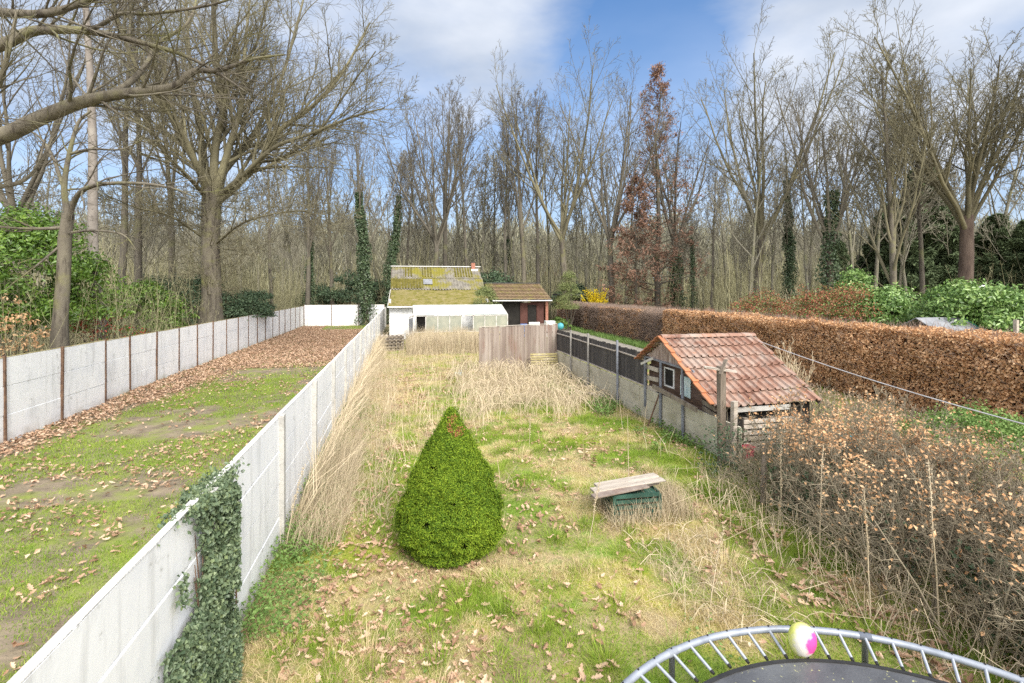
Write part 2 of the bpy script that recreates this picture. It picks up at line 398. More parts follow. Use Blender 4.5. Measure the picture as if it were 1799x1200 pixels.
def conifer(name, label, cat, seed, H, r, base, wid, nb, mats, sprays, group=None, droop=-.25, gap=0.0, sl=.5, sw=.12, per=9):
    rng = random.Random(seed); root = thing(name, label, cat, (0, 0, 0), group)
    pts = [(rng.uniform(-.03, .03) * i, rng.uniform(-.03, .03) * i, -.2 + H * i / 12) for i in range(13)]; rad = [r * (1 - .95 * i / 12) for i in range(13)]
    MB().tubes([(pts, rad)], 8).build('trunk', M[mats[0]], root, smooth=True)
    out = {}; P = []
    cf = Cfg(seg=(9, 6, 5, 3, 3, 2), kids=(0, 9, 4, 0, 0, 0), ang=(.6, .9, .8, .8, .8, .8), ratio=(.5, .38, .5, .5, .5, .5), trop=(0, .04, .0, -.05, 0, 0), wig=(.05, .08, .15, .2, .2, .2), maxlev=3, rr=.4)
    az = 0
    for j in range(nb):
        t = j / nb; z = base + (H - base) * t; az += 2.4 + rng.uniform(-.4, .4)
        if rng.random() < gap: continue
        L = wid * (1 - t) ** .75 * rng.uniform(.7, 1.2) + .4
        branch(out, (0, 0, z), vn((cos(az), sin(az), droop + .5 * t)), L, r * .18 * (1 - t) + .012, 1, cf, rng)
    for lv in (2, 3):
        for p_, r_ in out.get(lv, []):
            for q in p_[1:]:
                if rng.random() < sprays:
                    for _ in range(per): P.append((q[0] + rng.gauss(0, .16), q[1] + rng.gauss(0, .16), q[2] + rng.gauss(-.1, .16)))
    crown_mesh(out).build('crown', M[mats[1]], root)
    MB().leaves(P, (0, 0, 1), sl, sw, .9, droop=.8).build('needles', M[mats[2]], root)
    return root

def bush(name, label, cat, loc, size, nleaf, L, W, mat, seed=1, clumps=40, stems=14, group=None, mat2=None, k2=.0, flop=.6, squash=.35, parent=None, stemmat='twig', build_root=True):
    """shrub with its leaves gathered in clumps over an uneven dome"""
    rg = np.random.default_rng(seed); root = thing(name, label, cat, loc, group)
    sx, sy, szz = size
    a = rg.uniform(0, 2 * pi, clumps); u = rg.uniform(-.25, 1, clumps); rr = np.sqrt(1 - np.clip(u, -1, 1) ** 2) * rg.uniform(.62, 1.05, clumps)
    cc = np.stack([cos_(a) * rr * sx, sin_(a) * rr * sy, (np.clip(u, -.1, 1) * .5 * rg.uniform(.75, 1.1, clumps) + .45) * szz], 1)
    cs = rg.uniform(.6, 1.3, clumps) * squash * (sx + sy + szz) / 3
    w = rg.integers(0, clumps, nleaf); d = nrm(rg.normal(size=(nleaf, 3))); d[:, 2] = np.abs(d[:, 2]) * .8 + d[:, 2] * .2
    P = cc[w] + d * (cs[w] * rg.uniform(.55, 1.05, nleaf))[:, None]
    P[:, 2] = np.clip(P[:, 2], .03, None)
    k = rg.random(nleaf) < k2
    P = P + np.array(loc)
    MB().leaves(P[~k], d[~k], L * rg.uniform(.7, 1.2, (~k).sum()), W, flop, rg).build('foliage', M[mat], root)
    if mat2: MB().leaves(P[k], d[k], L * .9, W, flop, rg).build('young_leaves', M[mat2], root)
    if stems:
        pol = []
        for i in range(stems):
            c = cc[i % clumps] + np.array(loc); b = np.array(loc) + np.array([rg.normal(0, sx * .12), rg.normal(0, sy * .12), -.1]); mid = (b * .5 + c * .5) + rg.normal(0, .1, 3)
            pol.append(([b, mid, c], [.03, .02, .008]))
        MB().tubes(pol, 4).build('stem', M[stemmat], root)
    return root
def cos_(a): return np.cos(a)
def sin_(a): return np.sin(a)

def twig_shrub(name, label, cat, loc, h, spread, n, seed, mat='tangle', group=None, lev=3, r=.03, ang=.6):
    rng = random.Random(seed); out = {}
    cf = Cfg(kids=(0, 7, 5, 4, 0, 0), seg=(6, 6, 5, 3, 3, 2), maxlev=lev + 0, trop=(0, .05, .04, .03, .02, 0), wig=(.1, .12, .18, .2, .2, .2), ang=(ang,) * 6, rmin=.005)
    for i in range(n):
        a = rng.uniform(0, 6.28); s_ = spread * rng.random()
        branch(out, (loc[0] + cos(a) * s_ * .25, loc[1] + sin(a) * s_ * .25, loc[2] - .1), vn((cos(a) * s_, sin(a) * s_, h)), h * rng.uniform(.7, 1.15), r, 1, cf, rng)
    o = crown_mesh(out, (6, 5, 4, 3, 3, 2)).build(name, M[mat], None, loc=loc)
    return tag(o, label, cat, group)

# ------------------------------------------------------------------ camera, sky, light
cam = bpy.data.objects.new('camera', bpy.data.cameras.new('camera')); C.objects.link(cam); sc.camera = cam
cam.location = (0, 0, CAMH); cam.rotation_euler = (radians(90), 0, -YAW)
cam.data.sensor_width = 36; cam.data.lens = 36 * FPX / 1799.; cam.data.shift_y = -93. / 1799.; cam.data.clip_end = 2000; cam.data.clip_start = .1
w = bpy.data.worlds.new('World'); sc.world = w; w.use_nodes = True; nt = w.node_tree; N = nt.nodes; Lk = nt.links; N.clear()
wo = N.new('ShaderNodeOutputWorld'); bg = N.new('ShaderNodeBackground'); sky = N.new('ShaderNodeTexSky'); sky.sky_type = 'NISHITA'; sky.sun_disc = False
SUN_EL, SUN_AZ = radians(42), radians(166)   # azimuth measured clockwise from +Y
sky.sun_elevation = SUN_EL; sky.sun_rotation = SUN_AZ; sky.air_density = 1.0; sky.dust_density = .1; sky.ozone_density = 1.6
tc = N.new('ShaderNodeTexCoord')
def vdir(px, py):
    u, v = (px - 899.5) / FPX, -(py - 507) / FPX
    d = np.array([u * CY + SY, -u * SY + CY, v]); return tuple(d / np.linalg.norm(d))
mp = N.new('ShaderNodeMapping'); mp.inputs['Scale'].default_value = (1, 1, 2.4); mp.inputs['Location'].default_value = (2.3, .4, .7); Lk.new(tc.outputs['Generated'], mp.inputs['Vector'])
nz = N.new('ShaderNodeTexNoise'); nz.inputs['Scale'].default_value = 2.6; nz.inputs['Detail'].default_value = 9; nz.inputs['Roughness'].default_value = .55; nz.inputs['Distortion'].default_value = .3
Lk.new(mp.outputs[0], nz.inputs['Vector'])
acc = nz.outputs['Fac']
def blob(px, py, rad, k):
    """a bank of cloud (or a clear gap, k<0) round one direction of the sky"""
    global acc
    dt = N.new('ShaderNodeVectorMath'); dt.operation = 'DISTANCE'; nn = N.new('ShaderNodeVectorMath'); nn.operation = 'NORMALIZE'; Lk.new(tc.outputs['Generated'], nn.inputs[0])
    Lk.new(nn.outputs[0], dt.inputs[0]); dt.inputs[1].default_value = vdir(px, py)
    mr = N.new('ShaderNodeMapRange'); mr.interpolation_type = 'SMOOTHSTEP'; mr.inputs['From Min'].default_value = 0; mr.inputs['From Max'].default_value = rad; mr.inputs['To Min'].default_value = k; mr.inputs['To Max'].default_value = 0
    Lk.new(dt.outputs['Value'], mr.inputs['Value']); a = N.new('ShaderNodeMath'); a.operation = 'ADD'; Lk.new(acc, a.inputs[0]); Lk.new(mr.outputs[0], a.inputs[1]); acc = a.outputs[0]
blob(820, 60, .36, .30); blob(1110, 130, .26, -.34); blob(1230, 30, .2, -.18); blob(1480, 120, .42, .30); blob(1180, 260, .18, -.15); blob(300, 100, .62, .30); blob(1700, 60, .4, .12); blob(700, 250, .22, -.14)
mr = N.new('ShaderNodeMapRange'); mr.interpolation_type = 'SMOOTHSTEP'; mr.inputs['From Min'].default_value = .27; mr.inputs['From Max'].default_value = .90; Lk.new(acc, mr.inputs['Value'])
# clouds get thicker towards the horizon
sp = N.new('ShaderNodeSeparateXYZ'); Lk.new(tc.outputs['Generated'], sp.inputs[0])
hz = N.new('ShaderNodeMapRange'); hz.inputs['From Min'].default_value = .02; hz.inputs['From Max'].default_value = .52; hz.inputs['To Min'].default_value = .9; hz.inputs['To Max'].default_value = .08; Lk.new(sp.outputs[2], hz.inputs['Value'])
mxm = N.new('ShaderNodeMath'); mxm.operation = 'MAXIMUM'; Lk.new(mr.outputs[0], mxm.inputs[0]); Lk.new(hz.outputs[0], mxm.inputs[1])
n2 = N.new('ShaderNodeTexNoise'); n2.inputs['Scale'].default_value = 4.5; n2.inputs['Detail'].default_value = 7; Lk.new(mp.outputs[0], n2.inputs['Vector'])
cr = N.new('ShaderNodeValToRGB'); cr.color_ramp.elements[0].position = .3; cr.color_ramp.elements[0].color = (3.7, 4.25, 5.2, 1); cr.color_ramp.elements[1].position = .72; cr.color_ramp.elements[1].color = (5.9, 6.25, 6.9, 1)
Lk.new(n2.outputs['Fac'], cr.inputs[0])
mx = N.new('ShaderNodeMix'); mx.data_type = 'RGBA'; Lk.new(mxm.outputs[0], mx.inputs[0]); tint = N.new('ShaderNodeMix'); tint.data_type = 'RGBA'; tint.blend_type = 'MULTIPLY'; tint.inputs[0].default_value = 1; Lk.new(sky.outputs[0], tint.inputs[6]); tint.inputs[7].default_value = (.55, 1.0, 1.35, 1); Lk.new(tint.outputs[2], mx.inputs[6]); Lk.new(cr.outputs[0], mx.inputs[7])
# unseen bright cloud bank added behind the camera to fill light onto the walls
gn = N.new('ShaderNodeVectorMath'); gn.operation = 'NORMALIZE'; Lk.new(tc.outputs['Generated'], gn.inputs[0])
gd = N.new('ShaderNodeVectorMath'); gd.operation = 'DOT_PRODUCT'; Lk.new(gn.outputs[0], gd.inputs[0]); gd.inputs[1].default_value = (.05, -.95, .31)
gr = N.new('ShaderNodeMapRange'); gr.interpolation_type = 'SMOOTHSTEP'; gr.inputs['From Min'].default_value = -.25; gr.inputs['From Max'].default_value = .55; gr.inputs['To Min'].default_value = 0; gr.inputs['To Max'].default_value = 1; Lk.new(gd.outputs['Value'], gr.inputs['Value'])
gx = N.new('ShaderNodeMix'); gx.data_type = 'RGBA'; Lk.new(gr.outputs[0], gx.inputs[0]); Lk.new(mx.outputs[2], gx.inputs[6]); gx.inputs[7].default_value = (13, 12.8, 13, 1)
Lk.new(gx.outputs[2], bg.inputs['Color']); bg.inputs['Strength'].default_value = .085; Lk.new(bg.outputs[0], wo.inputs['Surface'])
sun = bpy.data.objects.new('sun', bpy.data.lights.new('sun', 'SUN')); C.objects.link(sun); sun.data.energy = 2.9; sun.data.angle = radians(28); sun.data.color = (1, .95, .87)
sun.rotation_euler = (radians(90) - SUN_EL, 0, -SUN_AZ + pi)
sc.view_settings.view_transform = 'Standard'; sc.view_settings.look = 'None'; sc.view_settings.exposure = .84; sc.view_settings.gamma = 1
sc.cycles.max_bounces = 5; sc.cycles.diffuse_bounces = 3; sc.cycles.transmission_bounces = 4; sc.cycles.transparent_max_bounces = 6
sc.cycles.use_denoising = False; sc.cycles.use_adaptive_sampling = True; sc.cycles.adaptive_threshold = .015
# ------------------------------------------------------------------ more materials
soil = [(.10, .07, .045), (.19, .14, .09), (.26, .20, .12)]
M['forest'] = material('forest_floor', [(.12, .095, .055), (.23, .18, .11), (.30, .24, .14)], .6, .95, bump=.4, extra=patches((.10, .13, .04), .3, .5, .65))
M['lawn'] = material('lawn_soil', [(.14, .11, .08), (.22, .18, .125), (.30, .24, .17)], 2.2, .95, bump=.7, bscale=18, extra=patches((.21, .25, .055), 1.3, .46, .64))
M['garden'] = material('mossy_soil', [(.17, .125, .075), (.33, .26, .15), (.31, .29, .09)], 1.6, .95, bump=.7, bscale=16, extra=chain(patches((.31, .31, .05), .7, .48, .62), patches((.17, .26, .04), 1.3, .5, .64)))
M['neighbour'] = material('neighbour_grass', [(.13, .12, .05), (.21, .20, .08), (.28, .26, .12)], 1.2, .95, bump=.4)
M['path'] = material('gravel_path', [(.17, .155, .13), (.28, .26, .22), (.34, .31, .26)], 5, .95, bump=.4, bscale=30)
M['white'] = material('whitewashed_concrete', [(.74, .76, .79), (.84, .85, .86), (.89, .90, .90)], 1.2, .9, bump=.06, bscale=9, spec=.1,
    extra=chain(patches((.50, .50, .49), 1.6, .52, .80, (2.6, 2.6, .35)), patches((.40, .40, .37), 6, .61, .74), patches((.46, .42, .34), 1.8, .42, .64, (1, 1, 1), mask=zmask(.32, .0))))
M['cap'] = material('mossy_wall_top', [(.28, .24, .11), (.44, .38, .18), (.55, .50, .38)], 4, .95, bump=.5)
M['grime'] = material('grimy_wall_top', [(.60, .58, .54), (.72, .71, .68), (.82, .81, .79)], 9, .95, bump=.6)
M['rust'] = material('rusty_steel_post', [(.07, .045, .035), (.15, .09, .06), (.22, .14, .09)], 8, .85, bump=.3)
M['greypost'] = material('concrete_post', [(.33, .32, .30), (.46, .45, .42), (.52, .50, .45)], 5, .9, bump=.4)
M['dimpost'] = material('weathered_concrete_post', [(.18, .17, .16), (.27, .26, .24), (.33, .31, .28)], 5, .9, bump=.3)
M['bluepost'] = material('grey_metal_post', [(.12, .13, .155), (.20, .215, .25), (.26, .28, .32)], 4, .6, spec=.4)
M['concrete'] = material('bare_concrete', [(.36, .33, .26), (.47, .44, .35), (.55, .52, .43)], 2.2, .95, bump=.15, bscale=12,
    extra=chain(patches((.25, .24, .15), 1.6, .55, .75), patches((.20, .19, .13), 3, .45, .7, mask=zmask(.35, 0))))
M['blackwood'] = material('tarred_boards', [(.035, .033, .033), (.075, .07, .068), (.12, .11, .10)], 1.5, .9, island=.4, bump=.4, stretch=(3, 3, .5))
M['greywood'] = material('weathered_boards', [(.16, .12, .10), (.27, .22, .185), (.39, .34, .295)], 1.6, .9, island=.4, bump=.4, stretch=(4, 4, .35), extra=patches((.20, .11, .085), .9, .54, .7, (1.5, 1, .5)))
M['palewood'] = material('pale_weathered_wood', [(.28, .24, .19), (.44, .39, .33), (.56, .51, .45)], 2.5, .9, island=.4, bump=.5, stretch=(1, 4, 4))
M['oldwood'] = material('old_dark_wood', [(.10, .08, .06), (.20, .165, .13), (.30, .26, .21)], 2.5, .9, island=.3, bump=.5, stretch=(3, 3, .6))
M['brownwood'] = material('dark_brown_boards', [(.05, .03, .022), (.10, .062, .046), (.15, .10, .08)], 2, .8, island=.3, bump=.3, stretch=(.5, 1, 4))
M['redwood'] = material('dark_red_wood', [(.045, .02, .016), (.085, .035, .028), (.12, .055, .045)], 2, .8, island=.3, bump=.3)
M['peeling'] = material('peeling_boards', [(.20, .14, .11), (.36, .28, .24), (.52, .46, .42)], 3, .9, bump=.4, stretch=(1, 3, .6))
M['tile'] = material('orange_clay_tiles', [(.17, .088, .063), (.26, .145, .105), (.33, .215, .165), (.36, .285, .24)], 1.6, .85, bump=.35, bscale=26, extra=chain(patches((.48, .18, .08), 2.2, .60, .74), patches((.34, .28, .24), 2.6, .48, .68), patches((.13, .11, .09), 5, .60, .74)))
M['tileedge'] = material('orange_verge_tiles', [(.30, .13, .07), (.44, .18, .085), (.36, .20, .13)], 3, .85, bump=.3)
M['corr'] = material('corrugated_cement', [(.12, .11, .09), (.20, .185, .155), (.28, .26, .225)], 3, .9, bump=.4, bscale=20, extra=patches((.20, .18, .03), .8, .47, .6))
M['moss'] = material('moss_cover', [(.10, .09, .025), (.17, .155, .03), (.24, .20, .08), (.14, .14, .03)], 2.2, .95, bump=.9, bscale=9, extra=patches((.30, .24, .15), 3, .56, .7))
M['mosspatch'] = material('moss_patch', [(.07, .062, .014), (.12, .105, .018), (.17, .145, .045)], 3, .95, bump=.9, bscale=10)
M['browntile'] = material('brown_roof_tiles', [(.17, .115, .07), (.27, .19, .115), (.33, .25, .15)], 2.5, .9, bump=.3, extra=patches((.27, .24, .07), 1.2, .5, .66))
M['darkroof'] = material('dark_roof_felt', [(.035, .035, .04), (.08, .08, .085)], 3, .85)
M['slate'] = material('grey_felt_roof', [(.15, .16, .17), (.23, .24, .26), (.28, .29, .30)], 4, .85)
M['paint'] = material('white_paint', [(.58, .58, .57), (.74, .74, .73), (.80, .80, .79)], 3, .6)
M['peelpaint'] = material('worn_white_paint', [(.40, .37, .32), (.58, .56, .52), (.70, .69, .66)], 4, .7, bump=.3)
M['glass'] = material('greenhouse_glass', [(.34, .40, .375), (.44, .50, .475), (.52, .57, .54)], 1.4, .7, spec=.3)
M['clearglass'] = material('dirty_glass', [(.25, .27, .22), (.38, .38, .30)], 2, .6, spec=.3)
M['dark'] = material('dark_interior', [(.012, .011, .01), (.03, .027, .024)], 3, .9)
M['brick'] = material('red_brick', [(.25, .11, .075), (.38, .17, .12), (.42, .24, .18)], 9, .9, bump=.3)
M['galv'] = material('galvanised_steel', [(.19, .215, .26), (.27, .30, .35), (.33, .36, .41)], 6, .45, metal=.2, spec=.5, extra=patches((.30, .27, .24), 5, .62, .75))
M['mat'] = material('trampoline_mat', [(.05, .052, .055), (.085, .088, .094), (.115, .12, .125)], 2.4, .4, bump=.15, bscale=60, spec=.6, extra=patches((.42, .42, .20), 26, .63, .68))
M['blackplastic'] = material('black_plastic', [(.02, .02, .02), (.04, .04, .04)], 6, .5)
M['greenplastic'] = material('dark_green_plastic', [(.02, .05, .038), (.03, .085, .062), (.055, .125, .095)], 3, .5, spec=.5)
M['bluesheet'] = material('pale_blue_plastic', [(.42, .60, .64), (.60, .74, .76), (.78, .84, .84)], 6, .5)
M['blue'] = material('blue_plastic', [(.05, .14, .35), (.08, .20, .45)], 4, .5)
M['redplastic'] = material('faded_red_plastic', [(.35, .03, .06), (.50, .07, .11)], 4, .5)
M['teal'] = material('teal_plastic', [(.05, .30, .36), (.12, .42, .48)], 4, .5)
M['greentrim'] = material('green_painted_trim', [(.05, .22, .16), (.08, .30, .22)], 4, .6)
M['stump'] = material('dark_weathered_stone', [(.03, .035, .035), (.08, .085, .085)], 6, .95, bump=.6)
M['wire'] = material('white_line', [(.5, .5, .5), (.65, .65, .65)], 4, .6)
M['cream'] = material('cream_render', [(.50, .46, .40), (.60, .56, .50)], 2, .9)
M['redroof'] = material('red_roof_tiles', [(.38, .16, .09), (.50, .24, .15)], 2, .9)

# ------------------------------------------------------------------ the ground
def struct(mb, name, mat, smooth=False):
    return tag(mb.build(name, mat, None, smooth=smooth), kind='structure')
struct(MB().add([[-400, -60, -.06], [400, -60, -.06], [400, 500, -.06], [-400, 500, -.06]], quads=[[0, 1, 2, 3]]), 'ground', M['forest'])
def sheet(x0, x1, y0, y1, z, amp=1.0, st=.25):
    def f(u, v):
        x = x0 + (x1 - x0) * u; y = y0 + (y1 - y0) * v
        return np.stack([x, y, z + ground_h(x, y) * amp], 1)
    return MB().grid(f, int((x1 - x0) / st) + 1, int((y1 - y0) / st) + 1)
XW, XL, XR = -1.8, -9.7, 6.85
struct(sheet(XL - .1, XW, -2, 52.3, 0), 'lawn', M['lawn'], True)
struct(sheet(XW, XR, -2, 37, 0), 'garden_ground', M['garden'], True)
struct(sheet(XR, 24, -2, 60, -.03, .6, .5), 'neighbour_ground', M['neighbour'], True)
def pathf(u, v):
    y = 16 + 40 * v; x = 12.4 + 1.7 * u + .035 * (y - 16)
    return np.stack([x, y, .045 + ground_h(x, y) * .6], 1)
struct(MB().grid(pathf, 5, 90), 'path', M['path'], True)

# ------------------------------------------------------------------ white concrete walls
def panel_wall(name, label, p0, p1, step, h, rows, thick, pm, pw, pd, capm, wall_side=1, post_h=None, end_post=True, z0=-.1):
    p0 = np.array(p0, float); p1 = np.array(p1, float); L = np.linalg.norm(p1 - p0); n = max(1, round(L / step)); d = (p1 - p0) / L; nn = np.array([d[1], -d[0]]); a = atan2(d[1], d[0])
    root = thing(name, label, 'wall', (p0[0], p0[1], 0)); s_ = L / n
    for i in range(n):
        c = p0 + d * s_ * (i + .5); m = MB(); off = R.uniform(-.012, .012); rh = h / rows; tilt = R.uniform(-.006, .006)
        for k in range(rows):
            c2 = c + nn * (off + R.uniform(-.006, .006))
            m.box((c2[0], c2[1], z0 * 0 + rh * (k + .5)), (s_ - pw * .3, thick, rh - .018), a + tilt, rx=R.uniform(-.006, .006))
        m.box((c[0] + nn[0] * off * .5, c[1] + nn[1] * off * .5, h / 2 - .1), (s_ - pw * .3, thick * .5, h + .18), a)
        m.build('panel', M['white'], root, bevel=.004)
        # crumbly mossy rim on top
        cp = MB(); nseg = 3
        for k in range(nseg):
            q = c + d * ((k + .5) / nseg - .5) * s_
            cp.box((q[0] + nn[0] * off, q[1] + nn[1] * off, h + .002 + R.uniform(-.002, .002)), (s_ / nseg * 1.02, thick * 1.02, .012), a, jit=.002)
        cp.build('capping', M[capm], root)
    for i in range(n + (1 if end_post else 0)):
        c = p0 + d * s_ * i + nn * wall_side * (thick / 2 + pd * .5 - .02)
        ph = (post_h or h + .03) + R.uniform(-.02, .03)
        MB().box((c[0], c[1], ph / 2 - .1), (pw, pd, ph + .2), a, rx=R.uniform(-.008, .008), ry=R.uniform(-.008, .008)).build('post', M[pm], root, bevel=.004)
    return root
panel_wall('concrete_wall', 'long whitewashed concrete panel wall with thin rusty posts along the far side of the left lawn', (-9.75, 18.4), (-9.75, 52.2), 2.0, 2.05, 3, .05, 'rust', .055, .06, 'cap')
panel_wall('concrete_wall', 'nearest stretch of white panel wall at the left edge of the photo, stepping forward of the rest', (-9.5, 4), (-9.5, 18.4), 2.06, 2.12, 3, .05, 'rust', .06, .06, 'cap')
panel_wall('concrete_wall', 'white panel wall with dark posts closing the far end of the leaf covered lawn', (-9.7, 52.3), (-1.9, 52.3), 2.6, 2.15, 3, .05, 'rust', .06, .06, 'cap')
panel_wall('concrete_wall', 'white concrete wall with grey concrete posts running down the middle between the two gardens', (-1.8, -.35), (-1.8, 50.9), 2.7, 1.92, 4, .06, 'greypost', .11, .09, 'grime')
# garden side wall: bare concrete slabs, tarred paling above, round metal posts
rw = thing('garden_wall', 'low bare concrete slab wall with grey posts along the right side of the overgrown garden', 'wall', (XR, 9, 0))
ys = [8.9, 11.55, 13.2, 14.7, 17.35, 18.9, 21.6]; ys = [8.9, 10.96, 12.06, 13.35, 14.75, 17.35, 19.3, 21.6]
for a, b in zip(ys[:-1], ys[1:]):
    m = MB()
    for k in range(3): m.box((XR + R.uniform(-.01, .01), (a + b) / 2, .16 + .305 * k), (.05, b - a - .03, .30), rz=R.uniform(-.006, .006))
    m.box((XR + .005, (a + b) / 2, .4), (.02, b - a, 1.0)); m.build('panel', M['concrete'], rw, bevel=.004)
for y in ys[1:]:
    if y == 13.35: continue
    tp_ = 1.80 if y < 13 else 2.08 + R.uniform(-.06, .08)
    MB().tubes([([(XR - .07, y, -.1), (XR - .07 + R.uniform(-.02, .02), y, tp_)], [.038, .038])], 10, True).build('post', M['bluepost' if y < 15 else 'dimpost'], rw, smooth=False)
pf = thing('paling_fence', 'black tarred board fence standing on top of the concrete slab wall', 'fence', (XR, 13.3, 1))
m = MB(); y = 13.05
while y < 21.5:
    w_ = R.uniform(.085, .12); m.box((XR + .05 + R.uniform(-.006, .006), y, 1.43 + R.uniform(-.02, .02)), (.018, w_ - .008, .98), rx=R.uniform(-.012, .012)); y += w_
m.build('boards', M['blackwood'], pf)
for z in (.98, 1.74):
    m = MB()
    for k in range(4): m.beam((XR + .015, 13.05 + 2.1 * k, z + R.uniform(-.02, .02)), (XR + .015, 15.1 + 2.1 * k, z + R.uniform(-.02, .02)), .05, .035)
    m.build('rail', M['palewood'], pf)
# weathered board screen across the garden end
ps = thing('board_screen', 'tall weathered grey board screen standing across the end of the overgrown garden', 'fence', (3.3, 21.7, 0))
m = MB(); x = 3.3
while x < 6.85:
    w_ = R.uniform(.11, .16); t = (x - 3.3) / 3.5
    m.box((x + w_ / 2, 21.75 + R.uniform(-.012, .012) - .25 * t, 1.03 + R.uniform(-.02, .02) + .10 * t), (w_ - .006, .022, 2.06), ry=R.uniform(-.008, .008)); x += w_
m.build('boards', M['greywood'], ps)
m = MB()
for z in (.5, 1.7): m.beam((3.3, 21.82, z), (6.85, 21.57, z + .1), .04, .08)
m.build('rail', M['oldwood'], ps)
m = MB().beam((3.28, 21.74, 2.08), (6.88, 21.5, 2.2), .05, .025); m.build('capping', M['palewood'], ps)
cr_ = thing('slatted_crate', 'mossy brown slatted panel leaning at the foot of the board screen', 'crate', (6.0, 21.0, 0))
for k in range(8):
    MB().box((6.15, 20.95 + .03 * k, .12 + .105 * k), (1.25, .03, .07), ry=R.uniform(-.01, .01)).build('slat', M['cap'], cr_)
for x in (5.6, 6.7): MB().beam((x, 20.95, 0), (x, 21.22, .95), .05, .03).build('upright', M['oldwood'], cr_)

# ------------------------------------------------------------------ tiled goat shed
sh = thing('tiled_shed', 'small dark timber shed with a red clay tiled roof behind the concrete wall', 'shed', (8.1, 11.3, 0))
x0, x1, yr, zr, yn, zn, yf, zf = 6.72, 9.55, 11.9, 2.5, 9.62, 1.17, 13.25, 1.68
def tiles(xa, xb, ya, za, yb, zb, courses, skew=0.0):
    """pantile courses from ridge (a) down to eave (b)"""
    m = MB(); sl = sqrt((yb - ya) ** 2 + (zb - za) ** 2); dy, dz = (yb - ya) / sl, (zb - za) / sl; n_ = np.array([0, -dz, dy]); n_ = n_ * np.sign(n_[2]); nt_ = int((xb - xa) / .2)
    for c in range(courses):
        s0, s1 = sl * c / courses - .03, sl * (c + 1) / courses + .015; ph = R.uniform(-.01, .01)
        def f(u, v):
            x = xa + (xb - xa) * u; s_ = s0 + (s1 - s0) * v; q = (u * nt_) % 1.0
            wv = .055 * np.where(q < .35, np.sin(q / .35 * pi), -.25 * np.sin((q - .35) / .65 * pi))
            tid = np.floor(u * nt_)
            lift = .012 + .05 * v + wv + .008 * np.sin(tid * 12.9 + c * 7.3) * v
            s_ = s_ + .012 * np.sin(tid * 5.1 + c * 3.3) * v + .02 * np.sin(u * 5 + 1) * v
            xx = x + ph + .01 * np.sin(c * 2.3)
            return np.stack([xx, ya + dy * s_ + n_[1] * lift, za + dz * s_ + n_[2] * lift - .03 * np.sin(u * pi)], 1)
        m.grid(f, nt_ * 8 + 1, 4, thick=tuple(n_ * .014))
    return m
rf = tiles(x0, x1, yr, zr, yn, zn, 6).build('roof', M['tile'], sh)
tiles(x0, x1, yr, zr, yf, zf, 4).build('roof', M['tile'], sh)
m = MB()
for k in range(7):
    a = x0 - .02 + k * (x1 - x0) / 7; th = np.linspace(-1.0, 1.0, 7)
    def f(u, v):
        t = -1.15 + 2.3 * u; r_ = .13 - .012 * v; return np.stack([a + v * ((x1 - x0) / 7 + .03), yr + r_ * np.sin(t), zr - .05 + r_ * np.cos(t)], 1)
    m.grid(f, 9, 3, thick=(0, 0, .012))
m.build('ridge_tiles', M['tile'], rf)
m = MB()
for a, b in (((x0 - .03, yr, zr + .02), (x0 - .03, yn, zn + .04)), ((x0 - .03, yr, zr + .02), (x0 - .03, yf, zf + .03))):
    a = np.array(a); b = np.array(b); n = 7
    for k in range(n):
        p = a + (b - a) * k / n; q = a + (b - a) * (k + 1.06) / n; m.beam(p + [0, 0, .01], q + [0, 0, .045], .16, .03)
m.build('verge_tiles', M['tileedge'], rf)
MB().beam((x1 - .02, yr, zr - .03), (x1 - .02, yn, zn - .03), .05, .1).beam((x1 - .02, yr, zr - .03), (x1 - .02, yf, zf - .03), .05, .1).build('bargeboard', M['oldwood'], sh)
xg = 6.97
def roofz(y): return zr + (zn - zr) * (yr - y) / (yr - yn) if y < yr else zr + (zf - zr) * (y - yr) / (yf - yr)
m = MB(); z = 0.55
while z < 1.95:   # lapped boards under the gable
    ya = max(9.85, yr - (zr - z - .22) / (zr - zn) * (yr - yn)); yb = min(13.0, yr + (zr - z - .22) / (zr - zf) * (yf - yr))
    m.box((xg, (ya + yb) / 2, z), (.022, yb - ya, .15), ry=.10); z += .125
m.build('wall', M['brownwood'], sh)
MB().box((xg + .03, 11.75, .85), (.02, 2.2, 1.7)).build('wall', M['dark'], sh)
m = MB(); y = 10.85   # peeling vertical boards high in the gable, under the verge
while y < 12.95:
    top = roofz(y) - .05; bot = 1.83 - .02 * sin(y * 9)
    if top > bot: m.box((x0 + .12, y, (top + bot) / 2), (.02, .1, top - bot), rx=R.uniform(-.01, .01))
    y += .105
m.build('gable', M['peeling'], sh)
MB().beam((x0 + .10, 10.55, 1.80), (x0 + .10, 13.05, 1.84), .04, .05).build('gable_rail', M['bluepost'], sh)
MB().beam((x0 + .06, 13.15, 1.60), (x0 + .06, 12.45, 1.86), .03, .07).build('brace', M['peelpaint'], sh)
wn = MB().box((xg - .03, 11.87 + .23, 1.42), (.03, .04, .52)).box((xg - .03, 11.87 - .23, 1.42), (.03, .04, .52)).box((xg - .03, 11.87, 1.66), (.03, .42, .04)).box((xg - .03, 11.87, 1.18), (.03, .42, .04)).build('window', M['paint'], sh)
MB().box((xg - .02, 11.87, 1.42), (.01, .43, .46)).build('pane', M['dark'], wn)
MB().box((xg - .03, 11.10, 1.33), (.02, .44, .50), rx=.02).build('board_shutter', M['bluesheet'], sh)
for y in (12.95,): MB().beam((x0 + .08, y, .4), (x0 + .08, y, 1.83), .05, .06).build('post', M['bluepost'], sh)
m = MB()
